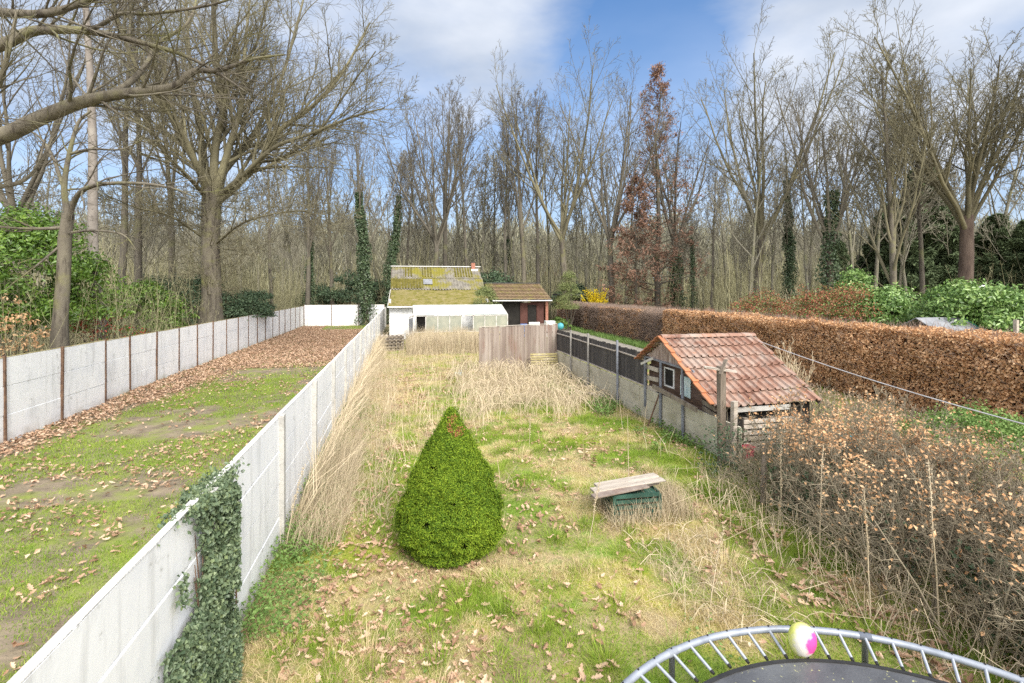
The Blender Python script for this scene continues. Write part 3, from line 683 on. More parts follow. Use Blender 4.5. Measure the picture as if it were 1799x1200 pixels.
for z in (.98, 1.25, 1.52): m.beam((x0 + .16, 12.35, z + .02), (x0 + .16, 13.15, z + R.uniform(-.05, .05)), .03, .12)
m.build('side_boards', M['palewood'], sh)
m = MB()
for z in (.82, .98, 1.14): m.beam((xg - .05, 10.35, z), (xg - .12, 9.75, z - .05), .05, .09, jit=.01)
m.beam((x0 - .02, 12.3, 1.12), (x0 - .12, 10.1, 1.0), .05, .11); m.build('rail', M['oldwood'], sh)
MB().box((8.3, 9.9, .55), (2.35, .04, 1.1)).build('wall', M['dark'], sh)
MB().box((7.95, 9.66, 1.07), (1.55, .02, .12), rx=.3).build('fascia', M['peelpaint'], sh)
MB().box((9.35, 11.75, .8), (.04, 2.2, 1.6)).build('wall', M['brownwood'], sh)
MB().box((8.2, 13.0, .8), (2.3, .04, 1.6)).build('wall', M['brownwood'], sh)
# pallet fence panel in front of it
pl = thing('pallet', 'grey pallet standing upright in the bare hedge below the white strip of the tiled shed', 'pallet', (7.9, 9.3, 0))
for k in range(6): MB().box((7.95, 9.30, .28 + .125 * k), (1.45, .02, .085), ry=R.uniform(-.02, .02)).build('slat', M['palewood'], pl)
for x in (7.3, 7.95, 8.6): MB().box((x, 9.35, .5), (.09, .07, .95)).build('block', M['oldwood'], pl)
tag(MB().box((7.05, 9.0, .35), (.32, .18, .2), rz=.3, jit=.01).box((7.05, 9.0, .46), (.36, .22, .03), rz=.3).build('tub', M['redplastic'], None, loc=(7.05, 9.0, .25), bevel=.01), 'faded red plastic tub half hidden under the bare hedge by the pallet', 'tub')
tag(MB().lathe([(.28, 0), (.36, .1), (.38, .30), (.36, .31), (.3, .1), (.02, .04)], (9.0, 8.6, .35), 20).build('basin', M['teal'], None, loc=(9.0, 8.6, .35), smooth=True), 'pale teal basin behind the bare hedge beside the tiled shed', 'basin')

# posts
gp1 = thing('gate_post', 'thick old wooden post with a short plank nailed on top before the tiled shed', 'post', (6.6, 9.2, 0))
MB().box((6.6, 9.2, 1.0), (.14, .13, 2.3), jit=.012).build('shaft', M['oldwood'], gp1, bevel=.008)
MB().beam((6.28, 9.35, 2.12), (6.85, 9.05, 2.05), .13, .035, jit=.005).build('plank', M['palewood'], gp1)
MB().beam((6.5, 9.1, 2.0), (6.66, 9.13, 2.3), .08, .03, jit=.005).build('offcut', M['oldwood'], gp1)
tag(MB().box((6.75, 9.0, .7), (.1, .1, 1.5), jit=.01, rx=.03).build('post', M['palewood'], None, loc=(6.75, 9, 0), bevel=.006), 'thin pale post standing close beside the thick old wooden post', 'post')
tag(MB().beam(gp(1338, 905), (6.62, 7.95, .85), .07, .07, jit=.008).build('post', M['oldwood'], None, loc=gp(1338, 905), bevel=.006), 'pale leaning stake in the front of the bare hedge right of the old post', 'post')
tag(MB().tubes([([gp(1137, 752), (6.78, 12.1, .95)], [.022, .02])], 8, True).build('pole', M['rust'], None, loc=gp(1137, 752)), 'thin dark pole leaning against the concrete wall below the shed', 'pole')
tag(MB().beam((6.15, 16.9, .08), (6.7, 15.6, .12), .16, .04, jit=.01).build('plank', M['palewood'], None, loc=(6.4, 16.3, 0)), 'loose plank lying in the grass along the foot of the concrete wall', 'plank')

# ------------------------------------------------------------------ barn with mossy roofs
bn = thing('barn', 'whitewashed barn with a moss covered lower roof and steep corrugated upper roof', 'barn', (2.7, 40, 0))
bx0, bx1 = -1.05, 6.5
m = MB().box((-.02, 37.75, 1.25), (1.95, .12, 2.5)).box((4.4, 37.75, 1.25), (4.2, .12, 2.5)).box((bx0 + .07, 41, 1.5), (.12, 6.4, 3.0)).box((bx1 - .06, 41, 1.5), (.12, 6.4, 3.0)).box((2.7, 44.3, 1.5), (7.4, .12, 3.0)); m.build('wall', M['white'], bn)
for x in (bx0 + .07, bx1 - .06):
    MB().add([(x - .05, 40.9, 3.0), (x - .05, 43.9, 3.0), (x - .05, 43.6, 5.5), (x - .05, 41.0, 3.6), (x + .05, 40.9, 3.0), (x + .05, 43.9, 3.0), (x + .05, 43.6, 5.5), (x + .05, 41.0, 3.6)], quads=[[0, 1, 2, 3], [7, 6, 5, 4], [0, 3, 7, 4], [1, 5, 6, 2], [3, 2, 6, 7], [0, 4, 5, 1]]).build('gable', M['greywood'], bn)
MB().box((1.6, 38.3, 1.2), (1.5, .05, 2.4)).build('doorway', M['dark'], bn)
MB().box((.88, 37.70, 1.25), (.09, .1, 2.5)).build('door_frame', M['peelpaint'], bn)
m = MB()
def lowroof(u, v):
    x = bx0 - .1 + .25 * v * 0 + (bx1 - bx0 + .25) * u; y = 37.25 + 3.85 * v; z = 2.50 + 1.16 * v
    return np.stack([x + .15 * v * (u < .01), y, z + .03 + .05 * fbm(x, y, .5, 3) + .025 * np.sin(u * 9)], 1)
m.grid(lowroof, 120, 50, thick=(0, 0, .08)).build('lower_roof', M['moss'], bn)
MB().beam((bx0 - .12, 37.2, 2.44), (bx1 + .2, 37.2, 2.44), .08, .09).build('gutter', M['paint'], bn)
MB().beam((bx0 - .08, 37.25, 2.50), (bx0 + .02, 41.05, 3.66), .05, .14).build('bargeboard', M['peelpaint'], bn)
def corr(xa, xb, ya, za, yb, zb, period=.235, amp=.045, nv=3):
    n = int((xb - xa) / period) * 6 + 1
    def f(u, v):
        x = xa + (xb - xa) * u; return np.stack([x, ya + (yb - ya) * v, za + (zb - za) * v + amp * np.sin(x / period * 2 * pi)], 1)
    return MB().grid(f, n, nv, thick=(0, .01, .012))
corr(bx0 + .02, 6.72, 40.95, 3.72, 42.3, 4.72).build('upper_roof', M['corr'], bn)
ur = corr(bx0 + .08, 6.62, 42.2, 4.70, 43.5, 5.66).build('upper_roof', M['corr'], bn)
MB().grid(lambda u, v: np.stack([bx0 + .05 + 7.5 * u, 43.5 + 2.2 * v, 5.64 - 2.7 * v], 1), 2, 2, thick=(0, 0, .03)).build('rear_roof', M['corr'], bn)
def mosspatch(xa, xb, t0, t1):
    def f(u, v):
        x = xa + (xb - xa) * u; t = t0 + (t1 - t0) * v; y = 40.95 + 2.55 * t
        return np.stack([x, y, 3.74 + 1.92 * t + .03 + .035 * np.sin((x - bx0) / .235 * 2 * pi) + .03 * fbm(x, y * 2, .3, 8)], 1)
    return MB().grid(f, int((xb - xa) / .04), 18, thick=(0, .02, .03)).build('moss', M['mosspatch'], ur)
mosspatch(bx0 + .04, 1.55, .04, .44); mosspatch(.0, .72, .56, .95); mosspatch(1.6, 2.4, .55, .97); mosspatch(4.3, 5.9, .55, .96)
MB().box((2.0, 41.72, 4.38), (.75, .72, .03), rx=radians(36.5)).build('skylight', M['slate'], bn)
MB().beam((bx0 - .02, 43.5, 5.74), (6.75, 43.5, 5.76), .16, .06).build('ridge_cap', M['paint'], bn)
ch = MB().box((6.05, 43.35, 5.75), (.32, .32, .7)).build('chimney', M['brick'], bn)
MB().box((6.05, 43.35, 6.13), (.38, .38, .06)).build('chimney_cap', M['stump'], ch)
MB().box((6.15, 43.1, 5.4), (.6, .3, .12), rx=.6).build('flashing', M['peelpaint'], bn)

# outbuilding to its right
ob = thing('outbuilding', 'low outbuilding with a brown tiled roof and dark red doors right of the mossy barn', 'outbuilding', (9.4, 41, 0))
m = MB(); nc = 11
for c in range(nc):
    def f(u, v):
        x = 6.95 + (5.0 + .25 * (1 - (c + v) / nc) * 0) * u; t = (c + v * 1.08) / nc
        return np.stack([x, 42.6 - 3.75 * t, 4.22 - 1.34 * t + .08 * v + .018 * np.abs(np.sin(u * 5.0 / .3 * pi))], 1)
    m.grid(f, 100, 3, thick=(0, 0, .02))
m.build('roof', M['browntile'], ob)
MB().grid(lambda u, v: np.stack([6.95 + 5 * u, 42.6 + 2.6 * v, 4.2 - 1.3 * v], 1), 2, 2, thick=(0, 0, .05)).build('rear_roof', M['browntile'], ob)
MB().beam((6.9, 42.6, 4.29), (12.0, 42.6, 4.29), .25, .08).build('ridge_cap', M['darkroof'], ob)
MB().beam((7.0, 38.8, 2.82), (12.0, 38.8, 2.82), .1, .08).build('gutter', M['paint'], ob)
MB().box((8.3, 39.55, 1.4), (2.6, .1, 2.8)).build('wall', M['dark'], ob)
MB().add([(11.85, 39.5, 0), (11.85, 45, 0), (11.85, 45, 3.0), (11.85, 42.6, 4.15), (11.85, 39.5, 3.05), (11.75, 39.5, 0), (11.75, 45, 0), (11.75, 45, 3.0), (11.75, 42.6, 4.15), (11.75, 39.5, 3.05)], tris=[[0, 1, 4], [1, 3, 4], [1, 2, 3], [5, 9, 6], [6, 9, 8], [6, 8, 7]], quads=[[0, 4, 9, 5]]).build('gable', M['brick'], ob)
for x in (9.75, 11.15): MB().box((x, 39.45, 1.32), (.62, .06, 2.6)).build('door', M['redwood'], ob)
dm = MB().box((10.45, 39.50, 1.32), (.75, .04, 2.6)).build('door', M['redwood'], ob); MB().box((10.45, 39.46, 1.6), (.72, .03, 1.7)).build('pane', M['dark'], dm)
MB().box((11.7, 39.4, 1.4), (.22, .22, 2.8)).build('column', M['brick'], ob)
tag(MB().box((10.4, 38.5, .9), (.9, .06, .35)).box((10.4, 38.5, .35), (.06, .06, .9)).build('sign_board', M['paint'], None, loc=(10.4, 38.5, 0)), 'small white board standing before the glazed outbuilding door', 'board')
tag(MB().box((11.3, 37.2, .62), (.75, .65, 1.25)).box((11.3, 36.86, .85), (.68, .03, .7)).build('old_freezer', M['paint'], None, loc=(11.3, 37.2, 0), bevel=.03), 'white metal cabinet standing outside the outbuilding near its brick column', 'cabinet')
tag(MB().lathe([(.02, .28), (.2, .2), (.28, 0), (.2, -.2), (.02, -.28)], (12.0, 36.6, .85), 16).build('ball', M['teal'], None, loc=(12, 36.6, .85), smooth=True), 'blue ball beside the white cabinet outside the outbuilding', 'ball')
tag(MB().box((9.2, 37.2, .75), (.55, .4, .5), rx=.3).box((9.2, 37.2, .3), (.5, .35, .55)).build('garden_chair', M['blue'], None, loc=(9.2, 37.2, 0), bevel=.02), 'blue plastic chair below the outbuilding window', 'chair')

# greenhouse
gh = thing('greenhouse', 'long old glass greenhouse with a whitened glass roof in front of the mossy barn', 'greenhouse', (4, 34.5, 0))
gx0, gx1 = .65, 7.0; n = 8
for k in range(n):
    a = gx0 + (gx1 - gx0) * k / n; b = gx0 + (gx1 - gx0) * (k + 1) / n
    fr = MB().beam((a, 33, 0), (a, 33, 2.0), .05, .05).beam((a, 33, 2.0), (a, 35.2, 2.6), .05, .05).beam((a, 33, 1.98), (b, 33, 1.98), .05, .05).beam((a, 33, .9), (b, 33, .9), .04, .04).beam((a, 35.2, 2.6), (a, 36.4, 2.0), .05, .05).build('frame', M['peelpaint'], gh)
    MB().box(((a + b) / 2, 34.1, 2.33), (b - a - .03, 2.26, .012), rx=atan2(.6, 2.2)).build('roof_pane', M['glass'], gh)
    if k not in (0, 4): MB().box(((a + b) / 2, 33.0, 1.45), (b - a - .05, .012, 1.05)).build('pane', M['clearglass'], gh)
    MB().box(((a + b) / 2, 33.0, .45), (b - a - .05, .012, .85)).build('pane', M['cap'], gh)
MB().beam((gx0, 35.2, 2.62), (gx1, 35.2, 2.62), .06, .05).build('ridge', M['peelpaint'], gh)
MB().box(((gx0 + gx1) / 2, 35.8, 2.3), (gx1 - gx0, 1.3, .012), rx=-.46).build('roof_pane', M['glass'], gh)
ge = MB().beam((gx1, 33, 0), (gx1, 33, 2.), .06, .06).beam((gx1, 36.4, 0), (gx1, 36.4, 2.), .06, .06).beam((gx1, 33, 2), (gx1, 35.2, 2.6), .06, .06).beam((gx1, 36.4, 2), (gx1, 35.2, 2.6), .06, .06).beam((gx1, 34.7, 0), (gx1, 34.7, 2.5), .05, .05).build('frame', M['peelpaint'], gh)
MB().box((gx1, 34.7, 1.3), (.012, 3.2, 1.5)).build('pane', M['glass'], gh)
dr = MB()
for a, b in (((.3, 31.6, 0), (.3, 31.6, 1.95)), ((.62, 33, 0), (.62, 33, 2.0)), ((.3, 31.6, 1.95), (.62, 33, 2.0)), ((.3, 31.6, .9), (.62, 33, .9)), ((.3, 31.6, .05), (.62, 33, .05))): dr.beam(a, b, .06, .1)
dr = dr.build('door', M['peelpaint'], gh); MB().box((.46, 32.3, 1.4), (.012, 1.3, .95), rz=-.225).build('pane', M['slate'], dr)

# weathered pallets stacked by the white wall
for k in range(5):
    p = thing('pallet', ['lowest', 'second', 'third', 'fourth', 'topmost'][k] + ' weathered pallet of the stack beside the white wall and barn', 'pallet', (-.75, 31, .16 * k), 'pallets stacked by the white wall')
    for y in (30.5, 31, 31.5): MB().box((-.72, y, .05 + .2 * k), (1.5, .1, .09), rz=.02 * k).build('runner', M['oldwood'], p)
    for q in range(6): MB().box((-1.35 + .25 * q + .02 * k, 31.0, .12 + .2 * k), (.12, 1.2, .022), rz=R.uniform(-.02, .02)).build('slat', M['palewood'], p)

# far side: dark open shed, red roofed house
fs = thing('open_shed', 'low flat roofed dark shed behind the yellow forsythia', 'shed', (19.3, 53, 0))
MB().box((19.3, 52.8, 3.1), (5.0, 2.6, .16), ry=.01).build('roof', M['darkroof'], fs)
MB().box((19.3, 53.4, 1.5), (4.4, .1, 3.0)).build('wall', M['redwood'], fs)
for x in (17.0, 19.3, 21.6): MB().box((x, 51.7, 1.5), (.12, .12, 3.0)).build('post', M['oldwood'], fs)
hx, hy, _ = at(975, 125)
hs = thing('house', 'distant pale house with a red tiled roof glimpsed through the bare wood', 'house', (hx, hy, 0))
MB().box((hx, hy, 3.6), (9, 6, 7.2)).build('wall', M['cream'], hs)
MB().grid(lambda u, v: np.stack([hx - 4.2 + 5.4 * u, hy - 3.4 + 3.4 * v, 7.1 + 5.0 * v], 1), 2, 2, thick=(0, 0, .1)).build('roof', M['redroof'], hs)
for i in (-2.6, 0, 2.4): MB().box((hx + i, hy - 3.02, 4.6), (.9, .05, 1.3)).build('window', M['dark'], hs)
# playhouse beyond the beech hedge
q = at(1652, 19.2); ph_ = thing('playhouse', 'small grey roofed playhouse with green trim peeping over the beech hedge', 'playhouse', (q[0], q[1], 0))
qx, qy = q[0], q[1]
MB().box((qx, qy, 1.0), (1.7, 1.5, 2.0)).build('wall', M['greentrim'], ph_)
MB().grid(lambda u, v: np.stack([qx - 1.15 + 2.2 * u, qy - .9 + .95 * v, 2.12 + .55 * v], 1), 2, 2, thick=(0, 0, .03)).build('roof', M['slate'], ph_)
MB().grid(lambda u, v: np.stack([qx - 1.15 + 2.2 * u, qy + .05 + .95 * v, 2.67 - .55 * v], 1), 2, 2, thick=(0, 0, .03)).build('roof', M['slate'], ph_)
MB().beam((qx + 1.06, qy - .92, 2.1), (qx + 1.06, qy + .05, 2.68), .03, .08).beam((qx + 1.06, qy + 1.0, 2.1), (qx + 1.06, qy + .05, 2.68), .03, .08).build('bargeboard', M['greentrim'], ph_)
# paddock rails
def rails(name, label, a, b, n):
    f = thing(name, label, 'fence', (a[0], a[1], 0)); a = np.array(a); b = np.array(b)
    for k in range(n + 1):
        p = a + (b - a) * k / n; MB().box((p[0], p[1], .65), (.12, .12, 1.3)).build('post', M['oldwood'], f)
    for z in (.5, .85, 1.2): MB().beam((a[0], a[1], z), (b[0], b[1], z), .04, .11).build('rail', M['palewood'] if z > 1 else M['oldwood'], f)
rails('rail_fence', 'wooden rail fence between the red bushes and the bare wood', at(1085, 44)[:2], at(1310, 38)[:2], 6)
rails('rail_fence', 'wooden rail fence behind the glossy laurels at the right', at(1560, 31)[:2], at(1700, 29)[:2], 3)
q = at(1785, 16.5); tag(MB().box((q[0], q[1], 1.3), (.11, .11, 2.9), jit=.006).build('fence_post', M['palewood'], None, loc=(q[0], q[1], 0), bevel=.006), 'plain wooden post behind the beech hedge at the right edge', 'post')
q = at(1718, 30); tag(MB().lathe([(.02, .55), (.4, .48), (.62, .25), (.66, 0), (.6, 0), (.5, .2), (.02, .45)], (q[0], q[1], 3.5), 20).tubes([([(q[0], q[1], 0), (q[0], q[1], 4.0)], [.03, .03])], 6).build('parasol', M['paint'], None, loc=(q[0], q[1], 0), smooth=True), 'white parasol showing above the glossy laurels', 'parasol')
pts = []
A = np.array((9.5, 12.0, 2.42)); B = np.array((8.72, 5.2, 2.0)); B = A + (B - A) * 1.5
for k in range(15):
    t = k / 14; p = A + (B - A) * t; pts.append((p[0], p[1], p[2] - .18 * sin(t * pi)))
tag(MB().tubes([(pts, [.011] * 15)], 5).build('clothes_line', M['wire'], None, loc=tuple(A)), 'white clothes line stretched from the tiled shed towards the right', 'line')
# dark stump on the far lawn
q = at(603, 50.5); tag(MB().lathe([(.30, 0), (.33, .3), (.25, .62), (.18, .78), (.02, .82)], (q[0], q[1], 0), 12).build('stone', M['stump'], None, loc=(q[0], q[1], 0)), 'dark rounded stump in front of the white wall at the far end of the lawn', 'stump')
# blue plastic bag
q = gp(806, 662); tag(MB().grid(lambda u, v: np.stack([q[0] - .2 + .4 * u, q[1] - .15 + .3 * v, .1 + .09 * np.sin(u * 7 + v * 4) + .16 * np.sin(pi * u) * np.sin(pi * v)], 1), 14, 12, thick=(0, 0, .01)).build('plastic_bag', M['bluesheet'], None, loc=(q[0], q[1], 0)), 'crumpled pale blue plastic bag lying in the dry grass', 'bag')

# ------------------------------------------------------------------ plank bench on green crate
q0 = gp(1115, 912)
cb = thing('plastic_crate', 'dark green plastic crate half sunk in dry grass under grey planks', 'crate', (q0[0], q0[1], 0))
cx, cy = q0[0] - .02, q0[1] + .1
def slatbox(cx, cy, sx, sy, h, rz, m):
    for sgn in (-1, 1):
        for k in range(5): m.box((cx - sgn * sy / 2 * sin(rz), cy + sgn * sy / 2 * cos(rz), .06 + h / 5 * (k + .3)), (sx, .018, h / 5 * .62), rz)
        for k in range(5): m.box((cx + sgn * sx / 2 * cos(rz), cy + sgn * sx / 2 * sin(rz), .06 + h / 5 * (k + .3)), (.018, sy, h / 5 * .62), rz)
    for i in (-1, 1):
        for j in (-1, 1): m.box((cx + i * sx / 2 * cos(rz) - j * sy / 2 * sin(rz), cy + i * sx / 2 * sin(rz) + j * sy / 2 * cos(rz), h / 2), (.05, .05, h), rz)
    m.box((cx, cy, h - .02), (sx + .04, sy + .04, .03), rz)
m = MB(); slatbox(cx, cy, .78, .5, .46, -.05, m); m.build('body', M['greenplastic'], cb)
pz = .53
for k, (dy, l, dx, tl, lb) in enumerate(((-.2, 1.0, -.28, .035, 'dark split grey plank on the crate, nearest the camera'), (-.03, 1.3, -.06, -.02, 'long grey plank lying in the middle of the crate top'), (.14, 1.15, .0, .01, 'pale cracked plank at the back of the crate top'), (.02, .9, .06, .05, 'short brown board between the planks and the green crate'))):
    z = pz + .012 * k if k < 3 else pz - .035
    m = MB().box((cx + dx, cy + dy, z), (l, .17, .03), rz=.06 + tl, ry=-.05, rx=-.04, jit=.006)
    tag(m.build('plank', M['palewood' if k in (1, 2) else 'greywood'], None, loc=(cx + dx, cy + dy, z), bevel=.004), lb, 'plank')

# ------------------------------------------------------------------ trampoline
TC = at(899.5 + 2.32 / 1.98 * FPX, 1.98); tx, ty, TZ, TR = TC[0], TC[1], .9, 2.19
tr_ = thing('trampoline', 'round garden trampoline with a pale grey steel ring and black mat', 'trampoline', (tx, ty, 0))
def ring(r, z, rt, n=96, s_=12):
    a = np.arange(n) * 2 * pi / n; b = np.arange(s_) * 2 * pi / s_
    V = np.stack([(r + rt * np.cos(b)[None]) * np.cos(a)[:, None], (r + rt * np.cos(b)[None]) * np.sin(a)[:, None], np.broadcast_to(z + rt * np.sin(b)[None], (n, s_))], -1).reshape(-1, 3)
    i = np.arange(n)[:, None]; k = np.arange(s_)[None]; f = np.stack([i * s_ + k, ((i + 1) % n) * s_ + k, ((i + 1) % n) * s_ + (k + 1) % s_, i * s_ + (k + 1) % s_], -1).reshape(-1, 4)
    return MB().add(V + [tx, ty, 0], quads=f)
fr = ring(TR, TZ, .027).build('frame', M['galv'], tr_, smooth=True)
a = np.arange(73) * 2 * pi / 72
def matf(u, v):
    aa = u * 2 * pi; r = 1.845 * v; return np.stack([tx + r * np.cos(aa), ty + r * np.sin(aa), TZ - .02 - .03 * (1 - v ** 2)], 1)
mt = MB().grid(matf, 97, 14, thick=(0, 0, .006)).build('mat', M['mat'], tr_, smooth=True)
hem = MB().grid(lambda u, v: np.stack([tx + (1.845 + .03 * v) * np.cos(u * 2 * pi), ty + (1.845 + .03 * v) * np.sin(u * 2 * pi), TZ - .012 + 0 * u], 1), 97, 2, thick=(0, 0, .012)).build('hem', M['blackplastic'], mt)
base_rod = MB().tubes([([(TR - .01, 0, .0), (TR - .235, 0, -.045)], [.0125, .0125])], 8, True); base_tip = MB().tubes([([(TR - .235, 0, -.045), (TR - .26, 0, -.05)], [.014, .011])], 8, True)
bolt = MB().lathe([(.0, .034), (.007, .034), (.008, .02)], (TR, 0, 0), 8)
r0 = t0 = None
for k in range(72):
    ang = k * 2 * pi / 72 + .02
    if r0 is None:
        r0 = base_rod.build('rod', M['galv'], None, smooth=True); r0.parent = tr_; t0 = base_tip.build('rod_tip', M['blackplastic'], None); t0.parent = r0; b0 = bolt.build('bolt', M['blackplastic'], None); b0.parent = r0; r = r0
    else: r = copy_tree(r0, tr_)
    r.location = (0, 0, TZ); r.rotation_euler = (0, 0, ang)
for k in range(8):
    ang = k * pi / 4 + radians(16); c, s_ = cos(ang), sin(ang)
    MB().tubes([([(tx + TR * c, ty + TR * s_, TZ - .02), (tx + TR * c, ty + TR * s_, .02)], [.024, .024])], 10, True).build('leg', M['galv'], tr_, smooth=True)
    MB().tubes([([(tx + TR * cos(ang - .02), ty + TR * sin(ang - .02), TZ), (tx + TR * cos(ang + .02), ty + TR * sin(ang + .02), TZ)], [.031, .031])], 12, True).build('joint', M['galv'], tr_, smooth=True)
# ball
q = at(1409, 3.92); bc = (q[0], q[1], TZ + .10)
def ballc(c, col):
    N_, L_ = c['N'], c['L']
    def spot(p, r0_, r1_, color, col):
        d_ = N_.new('ShaderNodeVectorMath'); d_.operation = 'DISTANCE'; L_.new(c['tc'].outputs['Object'], d_.inputs[0]); d_.inputs[1].default_value = p
        nz_ = N_.new('ShaderNodeTexNoise'); nz_.inputs['Scale'].default_value = 22; L_.new(c['tc'].outputs['Object'], nz_.inputs['Vector']); ad = N_.new('ShaderNodeMath'); ad.operation = 'MULTIPLY_ADD'; L_.new(nz_.outputs['Fac'], ad.inputs[0]); ad.inputs[1].default_value = .08; L_.new(d_.outputs['Value'], ad.inputs[2])
        m_ = N_.new('ShaderNodeMapRange'); m_.inputs['From Min'].default_value = r0_; m_.inputs['From Max'].default_value = r1_; m_.inputs['To Min'].default_value = 1; m_.inputs['To Max'].default_value = 0; L_.new(ad.outputs[0], m_.inputs['Value'])
        x_ = N_.new('ShaderNodeMix'); x_.data_type = 'RGBA'; L_.new(m_.outputs[0], x_.inputs[0]); L_.new(col, x_.inputs[6]); x_.inputs[7].default_value = (*color, 1); return x_.outputs[2]
    col = spot((.0, -.09, .02), .15, .18, (.68, .66, .58), col)
    col = spot((.04, -.085, .02), .105, .14, (.72, .07, .30), col)
    return col
M['ball'] = material('ball_vinyl', [(.62, .66, .12), (.75, .76, .22), (.70, .72, .38)], 6, .55, extra=ballc, bump=.15, bscale=30)
m = MB(); th = np.linspace(0, pi, 17); prof = [(max(.0005, .100 * sin(t) * (1 - .10 * cos(t))), -.124 * cos(t) * 1.0) for t in th]
m.lathe(prof, (0, 0, 0), 28); V = m.v[0]; al = radians(-14); x_ = V[:, 0].copy(); V[:, 0] = x_ * cos(al) - V[:, 2] * sin(al); V[:, 2] = x_ * sin(al) + V[:, 2] * cos(al)
o = m.build('ball', M['ball'], None, smooth=True); o.location = (bc[0], bc[1], TZ + .085); tag(o, 'egg shaped pale yellow ball with a pink patch resting on the trampoline edge', 'ball')
# ------------------------------------------------------------------ hedges
def hedge(name, label, x0, x1, y0, y1, h, nleaf, L, W, mat, core, seed=1, amp=.22, twigs=1500, leafmask=None, twigmat='greyhedge', corek=.72):
    """clipped hedge along y: shoots and leaves over an uneven face, woody heart"""
    rg = np.random.default_rng(seed); root = thing(name, label, 'hedge', ((x0 + x1) / 2, y0, 0))
    W_ = x1 - x0; Ly = y1 - y0; per = np.array([h * Ly, h * Ly, W_ * Ly, W_ * h]); pr = per * [1.3, .35, 1.3, 1.6]; pr = pr / pr.sum()
    def surf(n):
        f = rg.choice(4, n, p=pr); u = rg.random(n); v = rg.random(n) ** .9; yy = y0 + Ly * u
        P = np.zeros((n, 3)); Nn = np.zeros((n, 3))
        zz = h * v; bump = amp * (fbm(yy, zz * 1.3, 1.1, seed) - .45) * 2
        k = f == 0; P[k] = np.stack([x0 - bump, yy, zz], 1)[k]; Nn[k] = (-1, 0, .3)
        k = f == 1; P[k] = np.stack([x1 + bump, yy, zz], 1)[k]; Nn[k] = (1, 0, .3)
        k = f == 2; xx = x0 + W_ * v; P[k] = np.stack([xx, yy, h + .5 * amp * (fbm(xx, yy, .9, seed + 4) - .45) * 2], 1)[k]; Nn[k] = (0, 0, 1)
        k = f == 3; P[k] = np.stack([x0 + W_ * u, y0 - bump, zz], 1)[k]; Nn[k] = (0, -1, .3)
        return P, Nn
    P, Nn = surf(nleaf); P = P - Nn * rg.random((nleaf, 1)) ** 2 * .28 + rg.normal(0, .02, (nleaf, 3)); P[:, 2] = np.maximum(P[:, 2], .05)
    if leafmask is not None:
        k = leafmask(P, rg); P, Nn = P[k], Nn[k]
    MB().leaves(P, Nn, L * rg.uniform(.7, 1.3, len(P)), W, .7, rg, droop=.4).build('leaves', M[mat], root)
    ny = int(Ly / .3)
    c = MB(); mx = (x0 + x1) / 2
    def cf_(u, v):
        t = u * 2 * pi; y = y0 + .15 + (Ly - .3) * v; sx = W_ / 2 * corek + .10 * (fbm(t * 2, y, .7, seed + 9) - .5); cx_ = np.sign(np.cos(t)) * np.abs(np.cos(t)) ** .35; sx_ = np.sign(np.sin(t)) * np.abs(np.sin(t)) ** .35
        e = np.where((v < .001) | (v > .999), .02, 1.0)
        return np.stack([mx + cx_ * sx * e, y, h / 2 - .05 + sx_ * (h / 2 - .22 + .08 * fbm(y, t, .8, seed)) * e], 1)
    c.grid(cf_, 25, ny).build('core', M[core], root)
    if twigs:
        P, Nn = surf(twigs); d = nrm(Nn * .9 + rg.normal(0, .45, P.shape) + [0, 0, .35]); l = rg.uniform(.2, .5, (twigs, 1))
        pol = [([a - b * .25, a + b * c_ * .3, a + b * c_ * .6 + e_], [.007, .005, .003]) for a, b, c_, e_ in zip(P, d, l, rg.normal(0, .03, P.shape))]
        MB().tubes(pol, 3).build('twigs', M[twigmat], root)
    return root
hedge('beech_hedge', 'tall clipped beech hedge thick with copper brown leaves beyond the tiled shed', 15.6, 16.9, 6.5, 27.5, 2.44, 110000, .095, .068, 'beech', 'hedgecore', 3, twigs=3500, amp=.34)
def greymask(P, rg):
    return rg.random(len(P)) < np.clip((fbm(P[:, 1], P[:, 2] * .4, 2.4, 31) - .44) * 8, .04, .95)
hedge('bare_hedge', 'greyish mostly leafless clipped hedge with brown leafy patches beside the gravel path', 15.9, 17.1, 27.6, 49.5, 2.3, 60000, .11, .08, 'beech', 'greyhedge', 5, twigs=22000, leafmask=greymask)

# scraggly hedge in the near right corner
rg = np.random.default_rng(8)
nh = thing('scraggly_hedge', 'big scraggly half bare beech hedge filling the right foreground behind the trampoline', 'hedge', (7.6, 5, 0))
out = {}; rng = random.Random(5)
cf = Cfg(kids=(0, 8, 6, 4, 0, 0), seg=(6, 7, 5, 3, 3, 2), maxlev=4, trop=(0, .05, .02, .02, 0, 0), wig=(.1, .16, .25, .3, .3, .3), ang=(.8, .95, .95, .95, .9, .9), ratio=(.5, .42, .5, .5, .5, .5), rmin=.0028, tstart=.12)
cf.kids = (0, 9, 6, 3, 0, 0)
for i in range(400):
    y = rng.uniform(1.4, 9.0);
    if y > 7.4 and rng.random() < .6: continue
    x = rng.uniform(5.5 if y < 5 else 6.0 if y < 7.5 else 6.5, 8.7)
    branch(out, (x, y, -.05), vn((rng.gauss(0, .35), rng.gauss(0, .3), 1)), rng.uniform(1.2, 1.95) * (.72 if y > 7.4 else 1), rng.uniform(.008, .018), 1, cf, rng)
crown_mesh(out, (6, 5, 4, 3, 3, 2)).build('branches', M['tangle_dark'] if 'tangle_dark' in M else M['twig_moss'], nh)
tips = np.array([p[-1] for lv in (2, 3, 4) for p, r in out.get(lv, [])])
mid = np.array([p[1] for lv in (3, 4) for p, r in out.get(lv, [])])
